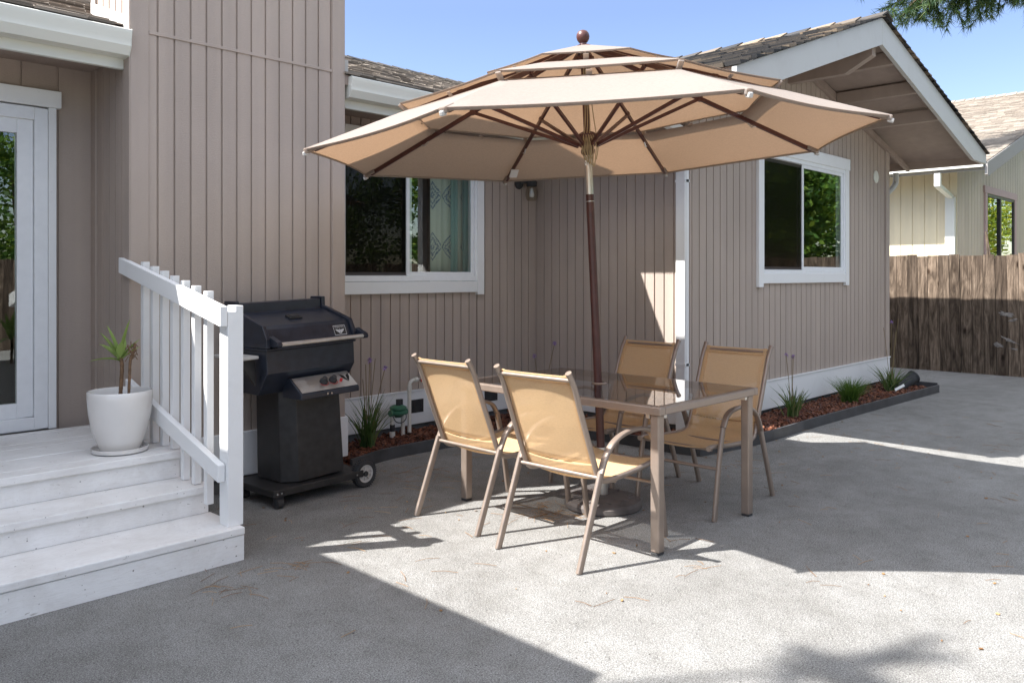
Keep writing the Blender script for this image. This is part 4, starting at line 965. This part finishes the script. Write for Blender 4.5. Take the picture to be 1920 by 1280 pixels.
hb = empty("hose_bib", (4.335, YP, 0), 0, "tall white pipe with an elbow and red handled tap behind the chair", "tap")
MB().tube(catmull([(0, 0, 0.0), (0, 0, 0.25), (0, 0, 0.455), (0.012, 0.0, 0.495), (0.05, 0, 0.51), (0.09, 0, 0.51)], 6), 0.0165, 12).build("pipe", M['pvc'], hb, local=True, smooth=40)
m = MB(); m.tube([(-0.0, 0, 0.43), (0.0, 0, 0.47)], 0.021, 12); m.tube([(0.05, 0, 0.51), (0.085, 0, 0.51)], 0.022, 12); m.build("elbow_collar", M['pvc'], hb, local=True, smooth=40)
m = MB(); m.tube([(0.085, 0, 0.51), (0.16, 0.0, 0.51), (0.20, 0.10, 0.51)], 0.015, 10); m.build("tap_body", M['silver'], hb, local=True, smooth=40)
MB().flat([(0.10, -0.03, 0.505), (0.16, -0.035, 0.515), (0.23, -0.03, 0.52)], (0, 0, 1), 0.03, 0.012).build("handle", M['red'], hb, local=True, bevel=0.003)

# ------------------------------------------------------------------ mulch bed and edging
edge = [(3.36, 4.86), (3.75, 4.975), (4.31, 4.98), (4.80, 4.93), (5.20, 4.75), (5.42, 4.40), (5.48, 4.0), (5.48, 3.6), (5.52, 3.34), (6.09, 3.24), (6.5, 3.22), (7.43, 3.22), (8.74, 3.18), (10.55, 3.12)]
ed = MB(); pts = [Vector((x, y, 0.035)) for x, y in edge]
ep_ = catmull(pts[:9], 6)[:-1] + pts[8:]
ep_ = [p + V(0, 0, 0.0) for p in ep_]
ed.flat(ep_, (0, 0, 1), 0.11, 0.022, 0.15); ed.flat([V(10.56, 3.135, 0.045), V(10.58, 3.72, 0.045)], (0, 0, 1), 0.13, 0.02, 0.15)
tag(ed.build("garden_edging", M['edging']), "dark grey plastic lawn edging curving round the mulch bed", "edging")
mu = MB()
inner = [Vector((min(max(p.x, 3.40), 10.5), (YA - 0.06) if p.x < 5.2 else YG - 0.06, 0.02)) for p in ep_]
def bed_inside(x, y):
    if x < 3.40 or x > 10.5: return False
    if y > YG - 0.03 and x > XB - 0.03: return False
    if y > YA - 0.03: return False
    for a, b2 in zip(ep_, ep_[1:]):
        pass
    n_ = 0; poly = [(p.x, p.y) for p in ep_] + [(10.55, YG), (XB, YG), (XB, YA), (3.36, YA)]
    for (x1, y1), (x2, y2) in zip(poly, poly[1:] + poly[:1]):
        if (y1 > y) != (y2 > y) and x < (x2 - x1) * (y - y1) / (y2 - y1) + x1: n_ += 1
    return n_ % 2 == 1
poly = [(p.x, p.y, 0.030) for p in ep_] + [(10.55, YG - .05, 0.03), (XB - .05, YG - .05, 0.03), (XB - .05, YA - .05, 0.03), (3.38, YA - .05, 0.03)]
mu.poly(poly)
rg = random.Random(11); cnt = 0
while cnt < 9000:
    x, y = rg.uniform(3.4, 10.5), rg.uniform(3.1, 5.6)
    if not (bed_inside(x, y) and bed_inside(x, y - 0.055) and bed_inside(x - 0.055 * (x > 5.0), y) and bed_inside(x + 0.05 * (x < 5.4), y)): continue
    cnt += 1
    L, w_, h = rg.uniform(0.012, 0.05), rg.uniform(0.005, 0.014), rg.uniform(0.003, 0.008)
    zc = 0.036 + 0.030 * (0.5 + 0.5 * math.sin(x * 5.1 + 1) * math.cos(y * 6.3)) * rg.random()
    Mx = Matrix.Translation((x, y, zc)) @ Matrix.Rotation(rg.uniform(0, 6.28), 4, 'Z') @ Matrix.Rotation(rg.uniform(-0.7, 0.7), 4, 'Y') @ Matrix.Rotation(rg.uniform(-0.7, 0.7), 4, 'X')
    mu.box(-L, L, -w_, w_, -h, h, Mx)
tag(mu.build("bark_mulch", M['mulch']), "red brown shredded bark mulch filling the planting bed", "mulch", kind="stuff")

# ------------------------------------------------------------------ bed plants
def tuft(name, loc, n, h, spread, mat, label, cat="plant", seed=0, flowers=0, fh=0.5, width=0.008, stiff=0.5, dry=0, lean_=(0, 0), group=None):
    rg = random.Random(seed); mb = MB()
    for k in range(n):
        a = rg.uniform(0, 6.283); s_ = spread * rg.random() ** 0.6; hh = h * rg.uniform(0.55, 1.05); b0 = Vector((rg.gauss(0, 0.025), rg.gauss(0, 0.025), 0))
        tip = b0 + Vector((math.cos(a) * s_, math.sin(a) * s_, hh)); mid = b0 * 0.6 + tip * 0.4 + Vector((-math.cos(a), -math.sin(a), 0)) * s_ * 0.22 + V(0, 0, hh * 0.18)
        side = Vector((-math.sin(a), math.cos(a), 0)).lerp(Vector((rg.uniform(-1, 1), rg.uniform(-1, 1), 0)), 0.5).normalized(); rows = []
        for i in range(5):
            t = i / 4; p = b0 * (1 - t) ** 2 + mid * 2 * t * (1 - t) + tip * t * t; ww = width * (1 - t) ** 0.6 * 0.5 + 0.0004
            rows.append([p - side * ww, p + side * ww])
        mb.grid(rows)
    o = mb.build(name, mat, smooth=60); o.location = loc; tag(o, label, cat, group)
    for k in range(flowers):
        a = rg.uniform(0, 6.283); s_ = rg.uniform(0.03, 0.16); hh = fh * rg.uniform(0.75, 1.05); tip = Vector((math.cos(a) * s_ + lean_[0], math.sin(a) * s_ + lean_[1], hh))
        fl = MB().tube(catmull([V(0, 0, 0), tip * 0.5 + V(0, 0, 0.04), tip], 4), 0.0028, 5); so_ = fl.build("flower_stem", M['drystem'], o, local=True, smooth=60)
        if k >= dry:
            pe = MB()
            for q in range(26):
                d = Vector((rg.gauss(0, 1), rg.gauss(0, 1), rg.gauss(0.3, 0.8))).normalized(); leafblade(pe, tip + d * 0.006, d, rg.uniform(0.014, 0.026), 0.008, 0.2, 3)
            pe.build("flower", M['petal'], so_, local=True)
    return o
tuft("society_garlic", (3.76, 5.22, 0.03), 90, 0.44, 0.26, M['blade'], "tall strappy plant with two purple flower heads beside the grill wheel", seed=1, flowers=5, fh=0.70, dry=3, width=0.015)
tuft("grass_clump", (4.80, 5.30, 0.03), 130, 0.30, 0.26, M['rosemary'], "bright green grass clump under the foundation vent behind the chairs", seed=2)
tuft("society_garlic", (5.86, 5.30, 0.03), 40, 0.30, 0.14, M['blade'], "purple flowered stalk rising in the inner corner behind the table", seed=3, flowers=2, fh=0.78, dry=0)
tuft("grass_clump", (5.90, 3.50, 0.03), 60, 0.40, 0.20, M['blade'], "dark strappy clump beside the downspout foot, behind the chairs", seed=4, width=0.011)
tuft("society_garlic", (7.45, 3.50, 0.03), 46, 0.31, 0.26, M['blade'], "strappy plant with a faded flower stalk, nearest of the gable bed", seed=5, flowers=3, fh=0.62, dry=1, width=0.017)
tuft("rosemary_bush", (8.75, 3.46, 0.03), 420, 0.27, 0.27, M['rosemary'], "dense bushy green plant in the middle of the gable bed", seed=6, width=0.007)
tuft("society_garlic", (9.95, 3.46, 0.03), 90, 0.31, 0.30, M['blade'], "dark strappy plant with tall thin stalks at the bed's far end", seed=7, flowers=4, fh=0.85, dry=3, width=0.016)
m = MB(); Mx = Matrix.Translation((10.30, 3.42, 0.10)) @ Matrix.Rotation(R(-25), 4, 'Z') @ Matrix.Rotation(R(62), 4, 'Y')
m.lathe([(0.05, -0.17), (0.055, -0.17), (0.075, 0.15), (0.08, 0.15), (0.08, 0.17), (0.072, 0.17), (0.05, -0.16), (0.0, -0.16)], 20, Mx, caps=False)
tag(m.build("nursery_pot", M['rubber'], smooth=40), "black plastic pot lying on its side at the bed's far end", "pot")
m = MB(); m.flat([(9.80, 3.36, 0.08), (9.92, 3.30, 0.13)], (0, 0.5, 1), 0.03, 0.003)
tag(m.build("plant_tag", M['plasticw']), "small white plant tag lying on the mulch by the far plant", "tag")

# ------------------------------------------------------------------ board fence
FX = 12.9
def board_fence(name, fn, L, h, seed, label, u0=0.0):
    rg = random.Random(seed); fe = empty(name, fn(L / 2, 0, 0), 0, label, "fence"); mb = MB(); u = u0
    while u < L:
        wd = rg.uniform(0.135, 0.155); t1 = h + rg.uniform(-0.018, 0.018); y_ = rg.uniform(-0.007, 0.007); tl = 0.03
        a, b2 = u + 0.0010, u + wd - rg.uniform(0.003, 0.006)
        mb.prism([(a, -0.06), (b2, -0.06), (b2 + tl, t1), (a + tl, t1)], y_, y_ + 0.018, lambda q, z, d: fn(q, d, z)); u += wd
    mb.build("board_panel", M['oldwood'], fe)
    MB().prism([(0, 0.02), (L, 0.02), (L, h - 0.06), (0, h - 0.06)], 0.0262, 0.030, lambda a, z_, d: fn(a, d, z_)).build("gap_darkening_sheet", M['rubber'], fe)  # added black sheet, paints the shade in the gaps between boards
    q = MB()
    for z in (0.35, 1.45): q.prism([(0, z), (L, z), (L, z + 0.085), (0, z + 0.085)], 0.0305, 0.066, lambda a, z_, d: fn(a, d, z_))
    q.build("rail", M['oldwood'], fe)
    u = 0.3
    while u < L:
        MB().prism([(u, -0.05), (u + 0.09, -0.05), (u + 0.09, h - 0.04), (u, h - 0.04)], 0.067, 0.15, lambda a, z_, d: fn(a, d, z_)).build("post", M['oldwood'], fe); u += 2.4
    return fe
board_fence("board_fence", lambda u, d, z: (FX + d, -6.0 + u, z), 14.0, 1.69, 21, "weathered brown vertical board fence with pale paint smears beyond the gable end")
smears = []
for (y, z, a, L, w_) in ((2.93, 0.86, 10, 0.22, 0.06), (2.86, 0.78, -15, 0.12, 0.03), (2.90, 0.50, 24, 0.26, 0.045), (3.04, 0.42, 0, 0.10, 0.08), (2.70, 0.74, 60, 0.1, 0.02), (2.84, 0.38, 5, 0.12, 0.03)):
    pts_ = []
    for k in range(14):
        t = 2 * math.pi * k / 14; r1 = 1 + rnd.uniform(-0.5, 0.4); dy, dz = math.cos(t) * L / 2 * r1, math.sin(t) * w_ / 2 * r1
        pts_.append((FX - 0.0075, y + dy * math.cos(R(a)) - dz * math.sin(R(a)), z + dy * math.sin(R(a)) + dz * math.cos(R(a))))
    smears.append(pts_)
fo = [o for o in bpy.data.objects if o.name == "board_fence"][0]
smat = m_plain("pale_paint_smear", (0.19, 0.172, 0.155), 0.9, var=0.6, nscale=24)
for p_ in smears: MB().poly(p_).build("paint_smear", smat, fo)

# ------------------------------------------------------------------ neighbouring house
nh = empty("neighbour_house", (20, 8, 0), 0, "cream and pale board sided house with tan shingle roof behind the fence", "house")
NX, NY = 16.0, 4.42
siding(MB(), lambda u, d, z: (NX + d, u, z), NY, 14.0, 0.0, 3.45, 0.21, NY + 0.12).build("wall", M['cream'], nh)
nz = lambda x: 3.29 + 0.30 * (min(x, 25.0) - 15.25)
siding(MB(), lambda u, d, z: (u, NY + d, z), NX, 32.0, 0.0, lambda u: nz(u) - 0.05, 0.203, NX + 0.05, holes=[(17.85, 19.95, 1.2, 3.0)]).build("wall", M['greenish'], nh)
r_ = MB(); r_.prism([(15.25, 3.29), (25, 3.29 + 0.30 * 9.75), (35, 3.2), (35, 3.1), (25, 3.15 + 0.30 * 9.75), (15.25, 3.16)], 3.79, 16.0, lambda u, q, t_: (u, t_, q))
nr = r_.build("roof", M['greywood'], nh)
sh = MB(); shingles(sh, (15.2, 3.76, 3.285), (0, 1, 0), (1, 0, 0.30), (-0.30, 0, 1), 7.5, 10.2, seed=9, course=0.14, tab=(0.15, 0.32), th=(0.006, 0.014))
sh.build("shingles", M['shingle_tan'], nr)
cap = MB(); y = 3.7
while y < 14:
    cap.prism([(-0.15, -0.05), (0, 0.02), (0.15, -0.05), (0.15, -0.03), (0, 0.045), (-0.15, -0.03)], y, y + 0.3, lambda u, q, t_, y=y: (25 + u, t_, 3.31 + 0.3 * 9.75 + q + (0.02 if t_ == y else 0))); y += 0.25
cap.build("ridge_cap", M['shingle_tan'], nr)
MB().prism([(15.22, 3.285), (25, 3.285 + 0.3 * 9.78), (25, 3.02 + 0.3 * 9.78), (15.3, 3.06), (15.22, 3.08)], 3.745, 3.787, lambda u, q, t_: (u, t_, q)).build("barge_board", M['greywood'], nh, bevel=0.003)
MB().prism([(0, 0), (0.10, 0.0), (0.10, 0.11), (0, 0.11)], 3.80, 14, lambda u, q, t_: (15.14 + u, t_, 3.205 + q)).build("gutter", M['gutter'], nh, bevel=0.004)
m = MB(); m.box(15.17, 15.25, 4.46, 4.56, 2.93, 3.155); m.beam((15.21, 4.51, 2.95), (15.95, 4.51, 2.80), 0.09, 0.07); m.box(15.91, 15.99, 4.44, 4.60, 0.0, 2.80)
m.build("downspout", M['gutter'], nh, bevel=0.006)
nw = frame4(MB(), 17.85, 19.95, 1.2, 3.0, 0.05, NY - 0.02, NY + 0.06).build("window", M['darkframe'], nh)
MB().box(18.86, 18.93, NY - 0.015, NY + 0.05, 1.25, 2.95).build("sash", M['darkframe'], nw)
MB().box(17.9, 18.86, NY + 0.02, NY + 0.025, 1.25, 2.95).build("pane", M['wglass'], nw)
MB().box(18.93, 19.9, NY + 0.0, NY + 0.005, 1.25, 2.95).build("pane", m_glass("mirror_like_window_glass", 4.5, (0.6, 0.6, 0.6), 0.0, wav=0.2), nw)
m = MB(); m.box(17.70, 17.849, NY - 0.03, NY, 1.1, 3.0); m.box(19.951, 20.1, NY - 0.03, NY, 1.1, 3.0); m.box(17.65, 20.15, NY - 0.035, NY, 3.001, 3.14)
m.build("window_trim", M['pink'], nw, bevel=0.003)
q = MB(); x0, x1, y0, y1 = 17.0, 21.0, NY + 0.12, NY + 3
q.poly([(x0, y1, 0.4), (x1, y1, 0.4), (x1, y1, 3.2), (x0, y1, 3.2)]); q.poly([(x0, y0, 0.4), (x0, y1, 0.4), (x0, y1, 3.2), (x0, y0, 3.2)]); q.poly([(x1, y0, 0.4), (x1, y1, 0.4), (x1, y1, 3.2), (x1, y0, 3.2)]); q.poly([(x0, y0, 3.2), (x1, y0, 3.2), (x1, y1, 3.2), (x0, y1, 3.2)]); q.poly([(x0, y0, .4), (x1, y0, .4), (x1, y1, .4), (x0, y1, .4)])
q.build("room", M['room'], nh)
m = MB(); m.tube([(12.95, 3.17, 0), (12.93, 3.16, 1.4), (12.92, 3.20, 2.02)], 0.012, 6)
tag(m.build("stake", M['bark'], smooth=50), "thin dark stake, left one of the leaning pair behind the fence", "stake", "pair of stakes")
m = MB(); m.tube([(12.98, 3.08, 0), (12.95, 3.12, 1.4), (12.92, 3.19, 1.98)], 0.012, 6)
tag(m.build("stake", M['bark'], smooth=50), "thin dark stake, right one of the leaning pair behind the fence", "stake", "pair of stakes")

# ------------------------------------------------------------------ trees
def pine(name, base, h, limbs, label, seed, nl=(0.14, 0.22), density=1.0, trunk_r=0.22, nw_=0.0045, spread=1.0):
    rg = random.Random(seed); tr = empty(name, base, 0, label, "tree"); B = Vector(base)
    MB().tube(catmull([V(0, 0, -0.1), V(0.1, 0.05, h * 0.4), V(0.05, 0.1, h * 0.75), V(0, 0, h)], 5), [trunk_r * (1 - 0.85 * i / 15) for i in range(16)], 12).build("trunk", M['bark'], tr, local=True, smooth=60)
    br, nd = MB(), MB()
    def cluster(p, d, n_):
        d = d.normalized()
        for _ in range(n_):
            q = p + d * rg.uniform(-0.16, 0.10); dirn = (d * rg.uniform(0.2, 1.3) + Vector((rg.gauss(0, 1), rg.gauss(0, 1), rg.gauss(-0.15, 1))).normalized() * 0.85).normalized()
            L = rg.uniform(*nl); sd = dirn.orthogonal().normalized(); sd = (Matrix.Rotation(rg.uniform(0, 6.28), 3, dirn) @ sd) * nw_
            e = q + dirn * L + V(0, 0, -0.1 * L); nd.poly([q - sd, q + sd, e])
    for p0, p1, bn, tmin in limbs:
        p0, p1 = Vector(p0) - B, Vector(p1) - B; mid = (p0 + p1) / 2 + V(0, 0, 0.35)
        path = catmull([p0, mid, p1], 8); br.tube(path, [0.07 * (1 - 0.85 * i / (len(path) - 1)) for i in range(len(path))], 7)
        for i in range(bn):
            t = rg.uniform(tmin, 1.0); p = path[int(t * (len(path) - 1))]; dv = Vector((rg.gauss(0, 1), rg.gauss(0, 1), rg.gauss(-0.5, 0.6))).normalized() * rg.uniform(0.25, 0.75) * spread
            dv += (p1 - p0).normalized() * 0.3 * spread; tw = [p, p + dv * 0.55 + V(0, 0, 0.04), p + dv]; br.tube(tw, [0.012, 0.008, 0.005], 5)
            for s_ in (0.45, 0.7, 0.9, 1.0): cluster(p + dv * s_, dv, int(26 * density))
            for _ in range(2):
                d2 = dv * 0.4 + Vector((rg.gauss(0, 0.2), rg.gauss(0, 0.2), rg.gauss(-0.05, 0.15))); q = p + dv * rg.uniform(0.5, 0.9); br.tube([q, q + d2], [0.006, 0.003], 4); cluster(q + d2, d2, int(30 * density)); cluster(q + d2 * 0.6, d2, int(18 * density))
    br.build("branches", M['bark'], tr, local=True, smooth=60); nd.build("crown", M['needle'], tr, local=True)
    return tr
# direction helper: a point at distance D seen towards world heading; pure metric positions below
pine("pine_tree", (17.2, 2.0, 0), 14.0, [
    ((17.1, 2.1, 7.9), (15.22, 4.99, 6.18), 22, 0.7), ((17.1, 2.1, 7.8), (15.75, 4.55, 6.30), 18, 0.7), ((17.1, 2.1, 7.5), (16.35, 3.95, 6.45), 16, 0.6), ((17.2, 2.1, 7.7), (16.75, 3.75, 6.55), 14, 0.6),
    ((17.1, 2.2, 8.6), (13.8, 6.55, 6.80), 7, 0.93), ((17.1, 2.2, 8.4), (15.2, 5.35, 6.95), 18, 0.7), ((17.2, 2.2, 8.8), (15.6, 5.25, 7.1), 22, 0.7), ((17.2, 2.2, 8.8), (16.0, 5.0, 7.15), 22, 0.7), ((17.2, 2.2, 8.8), (14.8, 5.7, 6.95), 16, 0.8),
    ((17.3, 2, 9), (19.5, 4.0, 8.2), 16, 0.4), ((17.2, 1.9, 9.4), (18.0, -1.0, 8.4), 14, 0.4)],
    "tall pine whose needle boughs hang into the sky above the gable roof", 31, density=1.4, nl=(0.13, 0.22), nw_=0.007, spread=0.75)
pine("pine_tree", (-9.0, 9.0, 0), 12.0, [((-8.8, 9.0, 9.2), (-2.44, 4.50, 8.2), 5, 0.99), ((-9, 9, 8.5), (-11, 6, 8), 12, 0.4), ((-9, 9, 8.5), (-10, 12, 8), 12, 0.4)],
    "pine beyond the roof whose bough shadows the gravel in front", 33, density=2.2, nw_=0.008, spread=0.42, nl=(0.07, 0.14))

def leafy(name, base, h, rad, mat, label, seed, n=8200, ls=0.13):
    rg = random.Random(seed); tr = empty(name, base, 0, label, "tree", "leafy trees beyond the yard")
    MB().tube(catmull([V(0, 0, -0.1), V(0.08, 0.05, h * 0.3), V(-0.05, 0.1, h * 0.6), V(0, 0, h * 0.85)], 5), [0.13 * (1 - 0.8 * i / 15) for i in range(16)], 10).build("trunk", M['bark'], tr, local=True, smooth=60)
    lf = MB(); cl = []
    for k in range(38):
        d = Vector((rg.gauss(0, 1), rg.gauss(0, 1), rg.gauss(0, 1))).normalized(); cl.append((Vector((0, 0, h * 0.58)) + Vector((d.x * rad, d.y * rad, d.z * h * 0.40)) * rg.uniform(0.45, 1.0), rg.uniform(0.35, 0.75)))
    for k in range(n):
        c_, r = cl[rg.randrange(len(cl))]; d = Vector((rg.gauss(0, 1), rg.gauss(0, 1), rg.gauss(0, 0.8))).normalized(); p = c_ + d * r * rg.random() ** 0.4
        a = Vector((rg.gauss(0, 1), rg.gauss(0, 1), rg.gauss(-0.3, 0.6))).normalized(); sd = a.orthogonal(); sd = (Matrix.Rotation(rg.uniform(0, 6.28), 3, a) @ sd).normalized(); L = ls * rg.uniform(0.7, 1.4)
        lf.poly([p, p + a * L * 0.5 + sd * L * 0.3, p + a * L, p + a * L * 0.5 - sd * L * 0.3])
    lf.build("crown", mat, tr, local=True); return tr
tl = [((14.9, 0.3, 0), 5.0, 1.5, 'leaf'), ((17.6, -1.2, 0), 5.8, 2.0, 'leaf'), ((21.5, -0.4, 0), 5.2, 2.0, 'leafy'), ((25.5, 0.2, 0), 5.6, 2.2, 'leafy'), ((30.5, 0.0, 0), 6.0, 2.6, 'leafy'), ((36.5, -1.0, 0), 6.5, 3.0, 'leafy'),
      ((5.0, -8.2, 0), 5.4, 2.3, 'leaf'), ((9.0, -8.0, 0), 5.0, 2.2, 'leaf'), ((1.2, -8.4, 0), 5.2, 2.2, 'leaf'), ((14.6, -7.4, 0), 5.6, 2.4, 'leaf'), ((18.5, -8.6, 0), 6.2, 2.8, 'leaf'), ((23.5, -9.5, 0), 7.0, 3.2, 'leaf')]
labs = ["leafy green tree just beyond the fence, mirrored in the gable window", "taller dark green tree beyond the fence, mirrored in the gable window", "yellow green tree in the neighbouring yard, mirrored in the pink trimmed window", "bright yellow green tree further along the neighbouring yard", "broad yellow green tree near the end of the neighbouring yard", "largest yellow green tree at the end of the neighbouring yard",
        "green tree behind the camera, mirrored in the patio windows", "green tree behind the camera towards the fence", "green tree behind the camera, mirrored in the patio door",
        "green tree past the fence corner, mirrored in the window by the wall lamp", "broad green tree standing further behind the fence corner", "largest green tree, furthest behind the fence corner"]
for (b_, h, r, mt), lab, k in zip(tl, labs, range(12)): leafy("leafy_tree", b_, h, r, M[mt], lab, 50 + k)
board_fence("board_fence", lambda u, d, z: (-6.0 + u, -6.0 - d, z), 18.6, 1.7, 22, "weathered board fence closing the yard behind the camera")

# ------------------------------------------------------------------ pine litter on the gravel
rg = random.Random(77); li = MB()
def needle(x, y, z=0.004, L=None):
    a = rg.uniform(0, 6.28); L = L or rg.uniform(0.05, 0.14); c_ = rg.uniform(-0.007, 0.007); d = V(math.cos(a), math.sin(a), 0); s_ = V(-math.sin(a), math.cos(a), 0)
    li.tube([V(x, y, z), V(x, y, z + 0.003) + d * L * 0.5 + s_ * c_, V(x, y, z) + d * L], 0.0011, 4, caps=False)
for k in range(230):
    x = rg.uniform(1.6, 9); y = rg.uniform(0.2, 5.0)
    if y > 4.9 and x < 3.4: continue
    needle(x, y)
for cx2, cy2, n_, s_ in ((3.62, 3.2, 60, 0.10), (2.05, 3.45, 14, 0.06), (1.75, 3.45, 12, 0.09), (6.9, 2.6, 20, 0.35), (5.6, 3.1, 20, 0.25), (3.4, 2.1, 4, 0.05), (3.6, 4.4, 25, 0.2), (3.0, 4.0, 18, 0.3), (4.6, 4.5, 30, 0.5)):
    for k in range(n_): needle(rg.gauss(cx2, s_), rg.gauss(cy2, s_), rg.uniform(0.003, 0.010))
for k in range(90):
    x, y = rg.uniform(1.8, 8), rg.uniform(0.4, 4.6); s_ = rg.uniform(0.003, 0.009); a = rg.uniform(0, 6.28)
    Mx = Matrix.Translation((x, y, 0.004)) @ Matrix.Rotation(a, 4, 'Z') @ Matrix.Rotation(rg.uniform(-.5, .5), 4, 'X'); li.box(-s_, s_, -s_ * 0.6, s_ * 0.6, -0.001, 0.002, Mx)
tag(li.build("pine_litter", M['litter']), "dry brown pine needles and leaf bits scattered over the gravel", "litter", kind="stuff")
